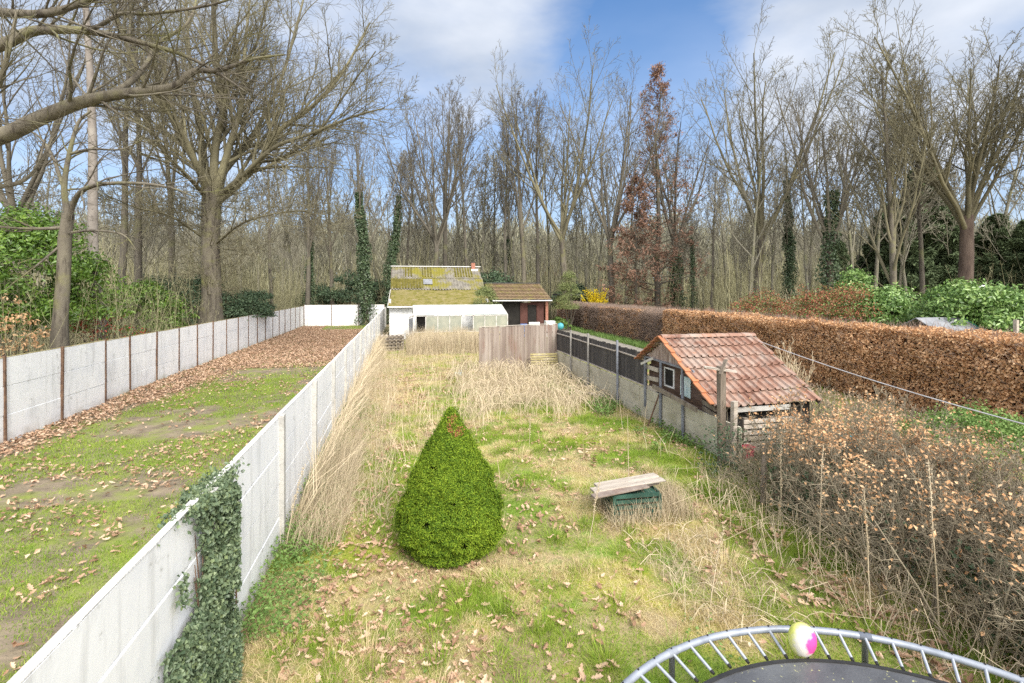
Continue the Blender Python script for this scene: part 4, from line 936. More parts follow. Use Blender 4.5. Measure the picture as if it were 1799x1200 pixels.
w_ = np.clip((tips[:, 2] - 1.05) * 1.1, .015, 1) * (fbm(tips[:, 0] * 1.5, tips[:, 1], 1.1, 3) > .45)
w_ = w_ * np.where(tips[:, 1] > 7.2, .25, 1)
k = rg.random(len(tips)) < w_ * .26; tb = np.repeat(tips[k], 5, 0) + rg.normal(0, .06, (k.sum() * 5, 3))
k2 = rg.random(len(mid)) < .04; tb = np.concatenate([tb, mid[k2]])
MB().leaves(tb, (0, 0, 1), rg.uniform(.035, .07, len(tb)), .034, .9, rg, droop=.3).build('leaves', M['beech'], nh)
n = 22000; y = rg.uniform(1.5, 9, n); x = rg.uniform(5.9, 8.2, n); z = rg.random(n) ** 1.5 * 1.0
MB().leaves(np.stack([x, y, z], 1)[fbm(x, y, .7, 12) > .45], (0, 0, 1), .06, .045, .9, rg).build('bramble_leaves', M['holly'], nh)

# ------------------------------------------------------------------ topiary spruce
q0 = gp(793, 968)
sp_ = thing('dwarf_spruce', 'bright green cone shaped dwarf spruce with a browned tip in the middle of the garden', 'conifer', (q0[0], q0[1], 0))
rg = np.random.default_rng(21); n = 210000; Hs = 1.98
t = rg.random(n) ** .8; a = rg.uniform(0, 2 * pi, n)
def prof_(t): return np.interp(t, [0, .06, .16, .32, .5, .56, .72, .86, .95, 1], [.44, .58, .68, .665, .55, .50, .34, .185, .085, .012])
lump = fbm(a * 2.2 / (2 * pi) * 6, t * 8, 1.0, 2) * .14 + .13 * vnoise(a / (2 * pi) * 44, t * 26, 1.0, 5)
# wrap seam
lump = lump * np.clip(np.minimum(a, 2 * pi - a) / .35, 0, 1) + .08 * (1 - np.clip(np.minimum(a, 2 * pi - a) / .35, 0, 1))
tier = .035 * np.sin(t * 26 + np.sin(a * 3) * 1.2)
r_ = .96 * prof_(t) * (.90 + lump * 1.7 + tier * .8) - rg.random(n) ** 3 * .08
P = np.stack([q0[0] + r_ * np.cos(a), q0[1] + r_ * np.sin(a), .06 + t * Hs], 1); Nn = np.stack([np.cos(a), np.sin(a), .45 + 0 * a], 1)
P += rg.normal(0, 1, P.shape) * rg.choice([.006, .024], (n, 1), p=[.8, .2])
red = (np.abs(a - 4.9) < .5) & (t > .84) & (t < .96) & (rg.random(n) < .35) & (vnoise(a * 9, t * 40, 1, 7) > .5)
gaps = vnoise(a / (2 * pi) * 46, t * 15, 1.0, 9) < .08
k = ~red & ~gaps
MB().leaves(P[k], Nn[k], rg.uniform(.022, .042, k.sum()), .012, .75, rg, fold=.5).build('foliage', M['spruce'], sp_)
MB().leaves(P[red] + Nn[red] * .01, Nn[red], .035, .014, .8, rg).build('browned_shoots', M['spruce_red'], sp_)
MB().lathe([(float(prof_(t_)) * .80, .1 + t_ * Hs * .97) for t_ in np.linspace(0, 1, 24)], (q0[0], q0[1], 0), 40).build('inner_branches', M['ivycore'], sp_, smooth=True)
MB().tubes([([(q0[0] + .1, q0[1], -.05), (q0[0], q0[1], .3)], [.06, .05])], 8).build('trunk', M['bark'], sp_)

# ------------------------------------------------------------------ ivy on the middle wall
iv = thing('ivy', 'dense grey green ivy hanging down the near end of the middle white wall', 'ivy', (-1.7, 5.0, 0))
rg = np.random.default_rng(4)
def ivyband(yc, ztop, zbot, wid, n, thick=.14):
    z = rg.uniform(zbot, ztop, n); y = yc + rg.normal(0, 1, n) * wid * (.6 + .5 * vnoise(z * 3, z * 0 + yc * 7, 1, 3)); th_ = thick * np.exp(-((y - yc) / (wid * 1.3)) ** 2)
    x = -1.76 + rg.random(n) * th_ + .02; return np.stack([x, y, z], 1)
P = [ivyband(5.12, 1.9, .05, .16, 10000, .22), ivyband(5.0, 1.4, .02, .17, 5500, .18), ivyband(4.85, .95, .0, .2, 5000, .16), ivyband(4.5, 1.05, .4, .17, 3600, .13), ivyband(4.25, .85, .55, .10, 700, .1),
     ivyband(4.85, 1.9, .9, .06, 600, .08), ivyband(4.4, 1.62, 1.25, .05, 120, .05), ivyband(5.55, 1.8, .9, .03, 220, .05), ivyband(5.2, .3, -.02, .35, 500, .2)]
n = 2600; P.append(np.stack([-1.8 + rg.normal(.0, .07, n), 5.1 + rg.normal(0, .26, n), 1.87 + rg.random(n) * .06], 1))
P = np.concatenate(P)
P = P[(fbm(P[:, 1], P[:, 2], .22, 44) > .37) | (P[:, 2] < .3)]
MB().leaves(P, (.75, -.2, .35), rg.uniform(.03, .06, len(P)), .034, .6, rg, droop=.8).build('leaves', M['ivy_near'], iv)
pol = []
for i in range(26):
    y = 5.1 + rg.normal(0, .25); zt_ = rg.uniform(.9, 1.9); pol.append(([(-1.74, y + rg.normal(0, .05), 0), (-1.73, y + rg.normal(0, .08), zt_ * .5), (-1.74, y + rg.normal(0, .1), zt_)], [.012, .009, .004]))
MB().tubes(pol, 5).build('stems', M['rust'], iv)

# ------------------------------------------------------------------ grass, dry grass, weeds, leaves
def scatter(n, x0, x1, y0, y1, rg):
    x = rg.uniform(x0, x1, n); y = rg.uniform(y0, y1, n); return x, y
def ok_spot(x, y):
    k = (np.hypot(x - q0[0], y - q0[1]) > .55)
    return k
rg = np.random.default_rng(77)
G_ = []; D_ = []
for n, y0, y1, hk in ((150000, 3.2, 7, 1.0), (150000, 7, 13, 1.2), (80000, 13, 22, 1.7), (34000, 22, 33, 2.2)):
    x, y = scatter(n, XW + .05, XR - .02, y0, y1, rg); z = ground_h(x, y)
    g = .5 + 1.35 * (fbm(x, y, 1.2, 41) - .5) + .07 * (x > 4.6) * (y < 12) + .20 * np.exp(-((x - 5.5) / .6) ** 2) * (y < 11) * (y > 5.4) - .12 * (x > 4.9) * (y < 5.6) - .05 * (x < .2); g = np.where(y > 16, g - .06, g)
    bare = fbm(x, y, .8, 55) < .34
    green = (g + rg.normal(0, .05, n) > .50); k = ok_spot(x, y) & ~(bare & (rg.random(n) < .6))
    lean = rg.normal(0, 1, (n, 2))
    tuft = np.clip((fbm(x, y, .6, 61) - .3) * 2.4, .25, 1.6)
    a = k & green & (rg.random(n) < .80); G_.append((np.stack([x, y, z], 1)[a], rg.uniform(.04, .13, n)[a] * tuft[a] * (.75 + .3 * hk), .006 * hk + 0 * x[a], lean[a] * .035 * hk))
    a = k & ~green & (rg.random(n) < .75); D_.append((np.stack([x, y, z], 1)[a], rg.uniform(.03, .11, n)[a] * tuft[a] * (.7 + .3 * hk), .0055 * hk + 0 * x[a], lean[a] * .06 * hk))
gm = MB()
for P, h_, w_, l_ in G_: gm.blades(P, h_, w_, l_, rg)
dm = MB()
for P, h_, w_, l_ in D_: dm.blades(P, h_, w_, l_, rg)
# distinct lush tufts
nt_ = 260; tx_ = rg.uniform(-1.2, 6.6, nt_); ty_ = rg.uniform(3.6, 16, nt_); kk = (fbm(tx_, ty_, 1.5, 41) > .44) & ok_spot(tx_, ty_); tx_, ty_ = tx_[kk], ty_[kk]
tx_ = np.concatenate([tx_, rg.normal(5.5, .35, 60)]); ty_ = np.concatenate([ty_, rg.uniform(5.2, 10.5, 60)]); per_ = 150; nt_ = len(tx_)
ox = rg.normal(0, .10, (nt_, per_)); oy = rg.normal(0, .10, (nt_, per_)); X_ = (tx_[:, None] + ox).ravel(); Y_ = (ty_[:, None] + oy).ravel()
kk = X_ < XR - .05; hh_ = (rg.uniform(.08, .2, (nt_, 1)) * rg.uniform(.5, 1, (nt_, per_))).ravel(); ln = np.stack([ox.ravel() * .8, oy.ravel() * .8], 1) + rg.normal(0, .03, (nt_ * per_, 2))
gm.blades(np.stack([X_, Y_, ground_h(X_, Y_)], 1)[kk], hh_[kk], .006, ln[kk], rg)
nt_ = 200; tx_ = rg.uniform(-1.3, 6.4, nt_); ty_ = rg.uniform(3.6, 20, nt_); kk = (fbm(tx_, ty_, 1.5, 41) < .52) & ok_spot(tx_, ty_); tx_, ty_ = tx_[kk], ty_[kk]; nt_ = len(tx_); per_ = 110
ox = rg.normal(0, .08, (nt_, per_)); oy = rg.normal(0, .08, (nt_, per_)); X_ = (tx_[:, None] + ox).ravel(); Y_ = (ty_[:, None] + oy).ravel(); lx = rg.normal(0, .12, (nt_, 2)).repeat(per_, 0)
dm.blades(np.stack([X_, Y_, ground_h(X_, Y_)], 1), (rg.uniform(.10, .3, (nt_, 1)) * rg.uniform(.4, 1, (nt_, per_))).ravel(), .005, lx + np.stack([ox.ravel(), oy.ravel()], 1) * 1.2, rg)
# lawn on the left
for n, y0, y1, hk in ((120000, 4.0, 11, 1.1), (80000, 11, 22, 1.6), (30000, 22, 51, 3.0)):
    x, y = scatter(n, XL + .3, XW - .05, y0, y1, rg); z = ground_h(x, y)
    leafy = np.clip((XL + 1.6 + .09 * (y - 14) - x), -1, 2) ; leafy = np.where(y > 26, 2, leafy); leafy = np.where((y > 47) & (x > -7.4), -1, leafy)
    g = fbm(x, y, 2.0, 71) - .10 * np.clip(leafy, 0, 1.5) - .05 * np.exp(-((x + 6.5) / 1.2) ** 2) * (y > 9) + .10 * (y < 10)
    a = (g + rg.normal(0, .04, n) > .375) & (leafy < .3 + .2 * rg.normal(size=n)); lean = rg.normal(0, 1, (n, 2))
    gm.blades(np.stack([x, y, z], 1)[a], rg.uniform(.02, .065, n)[a] * hk * .8, .006 * hk, lean[a] * .03 * hk, rg)
tag(gm.build('grass', M['grass'], None), 'green grass of both gardens', 'grass', kind='stuff')
# tall dry grass along the white wall and in front of the greenhouse
def tall(n, x0, x1, y0, y1, h0, h1, leanx, leany, spread, w=.008, cl=None):
    x, y = scatter(n, x0, x1, y0, y1, rg)
    if cl is not None:
        k = fbm(x, y, cl, 91) > .46; x, y = x[k], y[k]
    n = len(x); h_ = rg.uniform(h0, h1, n) * (.6 + .6 * vnoise(x, y, .9, 14)); l = np.stack([leanx * h_ + rg.normal(0, spread, n), leany * h_ + rg.normal(0, spread, n)], 1)
    dm2.blades(np.stack([x, y, ground_h(x, y)], 1), h_, w, l, rg)
dm2 = MB()
tall(3100, -1.74, -1.0, 9.0, 30, .4, 1.25, .25, -.05, .3, .006); tall(2600, -1.7, -.9, 7.4, 12, .3, .8, .3, -.05, .2, .006); tall(3000, -1.0, -.2, 8.0, 26, .2, .6, .1, 0, .2, .006)
tall(9000, .2, 5.4, 28, 32.8, .5, 1.6, 0, 0, .2, .014); tall(3800, 1.8, 5.2, 13.5, 19.3, .2, .6, 0, 0, .25, .008, 1.1); tall(1000, 3.3, 6.9, 18.5, 21.4, .15, .5, 0, 0, .3, .007)
tall(2600, 3.2, 4.7, 7.0, 8.2, .18, .5, -.1, -.1, .14, .006); tall(1800, -1.6, 6.4, 22, 31, .3, .9, 0, 0, .2, .012)
tall(700, 3.2, 4.4, 4.8, 6.6, .1, .3, 0, 0, .15, .006); tall(2600, 5.6, 7.2, 2.5, 8.6, .2, .6, -.2, 0, .15, .006, .8)
tag(dm.build('dry_grass', M['straw'], None), 'short straw coloured grass of the overgrown garden', 'dry grass', kind='stuff')
tag(dm2.build('tall_dry_grass', M['tangle'], None), 'tall dead grass along the middle wall and before the greenhouse', 'dry grass', kind='stuff')
# low green weeds at the wall foot
x, y = scatter(17000, -1.76, -.7, 5.6, 17, rg); k = (rg.random(17000) < np.exp(-((x + 1.6) / .45) ** 2)) & (fbm(x, y, .8, 23) > .36); x, y = x[k], y[k]
wm = MB().leaves(np.stack([x, y, .05 + rg.random(len(x)) * .28 * np.exp(-((x + 1.7) / .6) ** 2)], 1), (0, 0, 1), .05, .035, .6, rg)
x, y = scatter(9000, 5.6, 6.8, 10, 21, rg); k = (fbm(x, y, .9, 27) > .54); x, y = x[k], y[k]
wm.leaves(np.stack([x, y, .04 + rg.random(len(x)) * .25], 1), (0, 0, 1), .07, .05, .6, rg)
x, y = scatter(14000, -1.5, 6.5, 4, 20, rg); k = (fbm(x, y, .5, 29) > .66); x, y = x[k], y[k]
wm.leaves(np.stack([x, y, .03 + rg.random(len(x)) * .07], 1), (0, 0, 1), .045, .03, .6, rg)
x, y = scatter(9000, 6.6, 8.5, 1.5, 9, rg); wm.leaves(np.stack([x, y, .05 + rg.random(len(x)) * .15], 1), (0, 0, 1), .05, .04, .6, rg)
tag(wm.build('weeds', M['greenweed'], None), 'low green weeds along the wall feet', 'weeds', kind='stuff')
# bulbs along the path
x, y = scatter(7000, 14.6, 15.7, 20, 48, rg); k = fbm(x, y, 1.5, 37) > .42; x, y = x[k], y[k]
tag(MB().blades(np.stack([x, y, 0 * x], 1), rg.uniform(.2, .45, len(x)), .035, rg.normal(0, .1, (len(x), 2)), rg).build('daffodil_leaves', M['greenweed'], None), 'row of green bulb leaves along the hedge foot', 'plants', kind='stuff')
# neighbour grass
x, y = scatter(16000, 7, 15.7, 3, 45, rg); z = ground_h(x, y) * .6 - .03; k = ~((x > 12.2 + .035 * (y - 16)) & (x < 14.3 + .035 * (y - 16)) & (y > 16)); x, y, z = x[k], y[k], z[k]
tag(MB().blades(np.stack([x, y, z], 1), rg.uniform(.05, .14, len(x)), .018, rg.normal(0, .05, (len(x), 2)), rg).build('grass', M['grass'], None), 'grass of the neighbouring garden behind the shed', 'grass', kind='stuff')

# fallen leaves
def z_at(x, y): return ground_h(x, y)
lf = MB()
n = 85000; y = rg.uniform(8, 51.5, n); x = rg.uniform(XL + .05, XW - .05, n)
leafy = np.clip((XL + 1.35 + .085 * (y - 14) + .5 * (vnoise(x, y, 1.2, 3) - .5)) - x, -2, 2); leafy = np.where(y > 25, 2 - np.clip((x + 4.2) * .5, 0, 1.2) * (y < 30), leafy); leafy = np.where((y > 47) & (x > -7.4), -.6, leafy)
pr = np.clip(leafy * 1.2 + .35, .03, 1); k = rg.random(n) < pr; x, y = x[k], y[k]
lf.leaves(np.stack([x, y, z_at(x, y) + rg.random(len(x)) * .06 + .015], 1), (0, 0, 1), rg.uniform(.06, .13, len(x)), .065, .4, rg)
lo = MB()
def litter(n, x0, x1, y0, y1, L0, L1, cl, th, seed):
    x, y = scatter(n, x0, x1, y0, y1, rg); k = fbm(x, y, cl, seed) > th; x, y = x[k], y[k]; k = ok_spot(x, y); x, y = x[k], y[k]
    lo.lobed(np.stack([x, y, z_at(x, y) + .02 + rg.random(len(x)) * .05], 1), rg.uniform(L0, L1, len(x)), rg)
litter(4200, XL + 1, XW - .1, 3, 12, .05, .12, .7, .52, 81); litter(3500, XL + 1, XW - .1, 12, 24, .06, .13, 1.4, .50, 82)
litter(4800, -1.3, .9, 4, 22, .04, .12, .8, .50, 83); litter(4600, -1.3, 6.8, 3.2, 12, .04, .13, .6, .55, 84); litter(3200, .3, 6.3, 10, 24, .05, .12, .8, .50, 85)
litter(1800, 4.7, 6.9, 2.5, 7.5, .05, .13, .7, .40, 86)
x, y = scatter(9000, 9.0, 15.6, 4, 20, rg); lf.leaves(np.stack([x, y, .05 + rg.random(9000) * .08], 1), (0, 0, 1), rg.uniform(.06, .11, 9000), .06, .5, rg)
tag(lf.build('fallen_leaves', M['litter'], None), 'carpet of brown fallen leaves on the left lawn', 'leaf litter', kind='stuff')
tag(lo.build('fallen_leaves', M['litter'], None), 'scattered brown oak leaves lying in the grass', 'leaf litter', kind='stuff')

# brambles before the board screen: arching canes
pol = []
for i in range(900):
    c = (R.uniform(2.0, 6.4), R.uniform(14.5, 21.3)); a = R.uniform(0, 6.28); l = R.uniform(.5, 1.5); h_ = R.uniform(.3, .95) * (.9 if c[1] > 18 else .65)
    pol.append(([(c[0] + cos(a) * l * (t - .3), c[1] + sin(a) * l * (t - .3), max(0, h_ * (1 - (2 * t - .8) ** 2)) + .02) for t in (0, .2, .4, .6, .8, 1)], [.007] * 6))
for i in range(150):
    c = (R.uniform(3.2, 4.6), R.uniform(4.5, 7.8)); a = R.uniform(0, 6.28); l = R.uniform(.2, .6); h_ = R.uniform(.05, .22)
    pol.append(([(c[0] + cos(a) * l * (t - .3), c[1] + sin(a) * l * (t - .3), max(0, h_ * (1 - (2 * t - .8) ** 2)) + .02) for t in (0, .33, .66, 1)], [.004] * 4))
for i in range(1500):
    x = R.uniform(-.6, 6.4); y = R.uniform(8.5, 21); 
    if fbm(x, y, 1.6, 47) < .46 or abs(x - q0[0]) < .8 and abs(y - q0[1]) < .9: continue
    h_ = R.uniform(.25, .95) * min(1, (y - 3) / 11); dx, dy = R.gauss(0, .16), R.gauss(0, .16); pol.append(([(x, y, 0), (x + dx * .3, y + dy * .3, h_ * .55), (x + dx, y + dy, h_)], [.0055, .0045, .003]))
for i in range(500):
    x = R.uniform(4.9, 6.8); y = R.uniform(3, 8); l = R.gauss(0, .35); m_ = R.gauss(0, .35); h_ = R.uniform(.1, .6); pol.append(([(x, y, 0), (x + l * .4, y + m_ * .4, h_), (x + l, y + m_, h_ * .7)], [.005, .004, .0025]))
for i in range(420):
    y = R.uniform(8, 30); pol.append(([(-1.7, y, .0), (-1.5 + R.uniform(-.1, .2), y + R.uniform(-.2, .2), .6), (-1.25 + R.uniform(-.3, .5), y + R.uniform(-.4, .4), R.uniform(.9, 1.45))], [.006, .005, .003]))
tag(MB().tubes(pol, 3).build('bramble_canes', M['tangle'], None), 'tangle of dead bramble canes in the garden', 'brambles', kind='stuff')

# single weed stalks
def stalk(px, py, D0, h, lab, lean=(0, 0), seedy=True, r=.006):
    q = gp(px, py) if D0 is None else at(px, D0); rng = random.Random(int(px * 7 + py)); pts = [(q[0] + lean[0] * t ** 1.3 + rng.gauss(0, .006), q[1] + lean[1] * t, -.02 + h * t) for t in (0, .2, .4, .6, .8, 1)]
    root = thing('weed_stalk', lab, 'weed', (q[0], q[1], 0)); MB().tubes([(pts, [r, r, r * .9, r * .8, r * .6, r * .4])], 5).build('stem', M['tangle'], root)
    if seedy:
        P = []
        for _ in range(130):
            t = rng.uniform(.5, 1); i = min(4, int(t * 5)); f = t * 5 - i; p = [pts[i][k] * (1 - f) + pts[i + 1][k] * f for k in range(3)]
            P.append([p[k] + rng.gauss(0, .012) for k in range(3)])
        MB().leaves(P, (0, 0, 1), .022, .014, 1.).build('seed_head', M['tangle'], root)
    return root
stalk(1345, 1010, None, 1.45, 'tall pale seed stalk rising left of the green crate and planks', (-.02, 0)) if False else stalk(1035, 960, None, 1.05, 'pale seed stalk leaning just left of the green crate', (.18, 0))
stalk(1248, 1075, None, .95, 'white bleached stalk leaning right in the grass above the trampoline', (.25, .1))
stalk(1530, 1100, None, 1.6, 'tall seeding stalk in front of the scraggly hedge, left of the others', (-.1, 0), r=.008)
stalk(1650, 1130, None, 2.0, 'tallest brown seeding stalk in the hedge above the right side of the trampoline', (-.15, 0), r=.009)
stalk(1725, 1080, None, 1.4, 'short thick seed stalk at the foot of the scraggly hedge near the right edge', (.05, 0), r=.008)
stalk(1372, 940, None, 1.5, 'brown dock stalk where the scraggly hedge begins', (.0, 0), r=.007)
stalk(1440, 1000, None, 1.7, 'second tall dock stalk along the front of the scraggly hedge', (.05, 0), r=.008)
stalk(930, 790, None, .8, 'thin brown stalk standing right of the dwarf spruce tip', (.02, 0))
stalk(915, 745, None, .75, 'dark short stalk in the brambles right of the dwarf spruce', (-.03, 0), False)
stalk(1105, 870, None, 1.5, 'thin bare sapling rising from the planks on the crate', (-.02, 0), False, .007)
stalk(1095, 770, None, 1.0, 'forked bare sapling at the foot of the concrete wall', (-.12, 0), False)
stalk(1130, 765, None, .9, 'bare whip leaning right beside the concrete wall', (.12, 0), False)
stalk(660, 850, None, 1.2, 'thin tall stalk left of the dwarf spruce', (.03, 0), False)
stalk(808, 760, 12.2, 1.3, 'thin dark whip rising behind the dwarf spruce tip', (.01, 0), False)
stalk(1000, 905, None, .5, 'pale bent grass stalk right of the dwarf spruce', (.2, 0), False, .004)
stalk(500, 860, 6.9, 1.3, 'brown seeding stalk leaning on the middle white wall', (.25, 0), True, .007)

# ------------------------------------------------------------------ shrubs near the walls and hedges
q = at(85, 19); bush('rhododendron', 'large glossy green rhododendron behind the left white wall', 'shrub', (q[0] - 1.5, q[1], 0), (3.4, 2.6, 6.6), 22000, .2, .075, 'rhodo', 2, 110, 20, squash=.22)
q = at(-60, 17); bush('rhododendron', 'second green rhododendron at the left edge of the photo', 'shrub', (q[0] - .5, q[1], 0), (2.2, 2.2, 5.0), 9000, .18, .07, 'rhodo', 3, 60, 10, squash=.24)
q = at(225, 27); bush('laurel_shrub', 'dark green evergreen shrub behind the left wall, below the twin trunks', 'shrub', (q[0], q[1], 0), (3.0, 2.4, 4.0), 12000, .17, .08, 'rhodo', 4, 80, 12, squash=.24)
q = at(330, 31); bush('holly_bush', 'grey green holly thicket at the foot of the great spreading tree', 'shrub', (q[0], q[1], 0), (4.0, 3, 4.4), 14000, .14, .07, 'holly', 5, 90, 20, squash=.25)
q = at(440, 34.5); bush('holly_bush', 'dark rounded evergreen bush spilling over the left white wall', 'shrub', (q[0] + .2, q[1], .6), (1.3, 1.3, 2.9), 7000, .16, .08, 'holly', 6, 40, 8, squash=.3)
q = at(190, 20.5); bush('red_shrub', 'low shrub with scarlet young leaves behind the left white wall', 'shrub', (q[0], q[1], 0), (1.3, 1.1, 3.0), 1100, .13, .06, 'redleaf', 7, 34, 26, squash=.25, mat2='rhodo', k2=.4)
q = at(30, 16.0); bush('copper_shrub', 'thin shrub with pale copper leaves at the left edge behind the wall', 'shrub', (q[0], q[1], 0), (1.0, .8, 3.4), 500, .14, .06, 'beech', 8, 24, 16, squash=.2)
for i, (px, D, sx, hh, lb) in enumerate(((612, 58, 3.2, 5.2, 'dark evergreen shrub behind the far white wall, left of the ivy trees'), (665, 60, 2.4, 4.6, 'dark evergreen shrub just left of the mossy barn'), (705, 56, 2.2, 3.5, 'small dark shrub behind the corner of the barn'), (870, 55, 2.4, 5.6, 'blue green holly behind the barn and outbuilding roofs'), (1010, 58, 2.4, 4.0, 'dark shrub behind the outbuilding gable'), (560, 60, 2.5, 3.8, 'low holly behind the corner of the far white wall'))):
    q = at(px, D); bush('holly_bush', lb, 'shrub', (q[0], q[1], 0), (sx, sx, hh), 6000, .26, .13, 'holly', 30 + i, 50, 8, squash=.28)
q = at(1000, 43.5); bush('willow_shrub', 'feathery light green shrub between the outbuilding and the forsythia', 'shrub', (q[0], q[1], 0), (1.0, 1.0, 5.0), 6500, .16, .04, 'bamboo', 40, 50, 10, squash=.3)
q = at(860, 34.9); bush('climber', 'green climber growing over the greenhouse and barn roof corner', 'shrub', (q[0], q[1] + 1.6, .8), (.8, .7, 3.2), 4500, .12, .04, 'bamboo', 41, 36, 8, squash=.3)
q = at(1045, 49.5)
fo = thing('forsythia', 'bright yellow flowering forsythia behind the bare hedge', 'shrub', (q[0], q[1], 0)); pol = []; P = []
for i in range(70):
    a = R.uniform(0, 6.28); l = R.uniform(.3, 1.5); h_ = R.uniform(2.4, 3.9); pp = [(q[0] + cos(a) * l * t ** 1.5, q[1] + sin(a) * l * t ** 1.5, h_ * t * (1.05 - .05 * t)) for t in (0, .25, .5, .75, 1)]
    pol.append((pp, [.02, .015, .012, .01, .006]))
    for _ in range(60):
        t = R.uniform(.45, 1) * 4; j = min(3, int(t)); f = t - j; P.append([pp[j][k] * (1 - f) + pp[j + 1][k] * f + R.gauss(0, .05) for k in range(3)])
MB().tubes(pol, 4).build('branches', M['twig'], fo); MB().leaves(P, (0, 0, 1), .12, .08, 1.).build('blossom', M['forsythia'], fo)
for i, (px, D, sx, hh, n, lb) in enumerate(((1338, 31, 1.7, 3.45, 9000, 'smaller red tipped photinia bush left of the pair beyond the beech hedge'), (1462, 25, 2.3, 3.75, 16000, 'broad red tipped photinia bush beyond the beech hedge beside the laurel'))):
    q = at(px, D); bush('photinia', lb, 'shrub', (q[0], q[1], 0), (sx, sx, hh), n, .12, .05, 'photinia', 50 + i, 70, 10, mat2='laurel', k2=.25, squash=.28)
q = at(1240, 38); bush('red_twig_shrub', 'low shrub with reddish leaves by the rail fence', 'shrub', (q[0], q[1], 0), (3, 1, 2.1), 3500, .12, .06, 'photinia', 53, 50, 8, squash=.2)
for i, (px, D, sx, hh, n, lb) in enumerate(((1500, 27.5, 1.0, 4.7, 5000, 'upright pale tipped laurel between the photinia and the wood'), (1560, 23.5, 1.3, 3.75, 8500, 'glossy laurel right of the red photinia'), (1500, 31, 1.6, 3.6, 5000, 'darker laurel behind the photinia'), (1620, 22, 1.0, 2.7, 3500, 'low laurel beside the playhouse roof'), (1690, 20.0, 1.7, 3.9, 11000, 'tall glossy laurel behind the playhouse'), (1790, 19.0, 1.5, 3.6, 8000, 'glossy laurel at the right edge above the beech hedge'), (1745, 21.5, 1.6, 3.5, 6000, 'laurel between the tall one and the right edge'))):
    q = at(px, D); bush('laurel', lb, 'shrub', (q[0], q[1], 0), (sx, sx, hh), n, .19, .08, 'laurel', 60 + i, 60, 10, squash=.26, flop=.5)
q = at(1395, 32); twig_shrub('bare_shrub', 'fan of pale bare twigs between the two red photinia bushes', 'shrub', (q[0], q[1], 0), 3.4, 1.2, 12, 3)
q = at(1215, 30.5); twig_shrub('young_tree', 'small pale bare sapling beyond the bare hedge', 'sapling', (q[0], q[1], 0), 2.2, .35, 5, 5, 'tangle', r=.04)
for i, (px, D) in enumerate(((1600, 11.5), (1500, 10.3), (1440, 12.6))):
    q = at(px, D); twig_shrub('bare_shrub', ('low tangle of bare twigs behind the scraggly hedge, farthest right', 'low tangle of bare twigs right of the tiled shed corner', 'bare twigs beside the right end of the tiled shed roof')[i], 'shrub', (q[0], q[1], 0), 1.3, .7, 12, 20 + i, 'tangle_dark', r=.016)
q = gp(1505, 800); twig_shrub('currant_bush', 'pale upright bare stems in front of the beech hedge', 'shrub', (q[0] + .6, q[1] + 2.5, 0), 2.0, .35, 8, 7, 'tangle', r=.02, ang=.35)
q = at(1715, 10.2); bush('low_shrub', 'low rounded fresh green shrub between the two beech hedges', 'shrub', (q[0], q[1], 0), (1.3, 1.1, 1.15), 9000, .06, .035, 'greenweed', 70, 50, 0, squash=.3)
q = at(1090, 37.5); bush('box_bush', 'clump of fresh green leaves by the gravel path near the bare hedge', 'shrub', (q[0] - 2.6, q[1] + 7, 0), (1.0, 1.0, 1.1), 1800, .14, .07, 'greenweed', 71, 20, 0)
# ------------------------------------------------------------------ the great tree behind the left wall
def limbs_tree(name, label, root_loc, trunk, limbs, cf, seed, mats=('bark', 'twig'), sides=(10, 8, 5, 4, 3, 2), lev=1, low=0):
    root = thing(name, label, 'tree', root_loc); rng = random.Random(seed); out = {}
    tp, tr = trunk; f = flare(tp, tr); MB().tubes([([a for a, b in f], [b for a, b in f])], 14).build('trunk', M[mats[0]], root, smooth=True)
    for pts, r0, r1, lv in limbs:
        P, rad, dirs, L = traced(smooth_path(pts, 4), r0, r1); out.setdefault(0, []).append((P, rad)); spawn(out, P, rad, dirs, L, lv, cf, rng)
    for _ in range(low):
        i = rng.randrange(2, len(tp)) if len(tp) > 2 else 1; f_ = rng.random(); z = tp[i - 1][2] * (1 - f_) + tp[i][2] * f_
        if z < 2.5: continue
        branch(out, tuple(tp[i - 1][k] * (1 - f_) + tp[i][k] * f_ for k in range(3)), turned((0, 0, 1), rng.uniform(1.0, 1.9), rng.uniform(0, 6.28)), rng.uniform(1.5, 4.5), .03, 2, Cfg(kids=(0, 0, 7, 5, 3, 0), wig=(0, 0, .2, .3, .3, .3), rmin=.008), rng)
    m = MB(); [m.tubes(L, sides[k]) for k, L in out.items()]; m.build('crown', M[mats[1]], root)
    return root
D = 24.0
def P3(px, py, d=D):
    d *= 1.22; x, y, _ = at(px, d); return (x, y, zt(py, d))
b = P3(370, 600); b = (b[0], b[1], -.1)
trunk = ([b, P3(372, 520), P3(370, 440), P3(371, 380), P3(373, 330)], [.60, .53, .50, .49, .52])
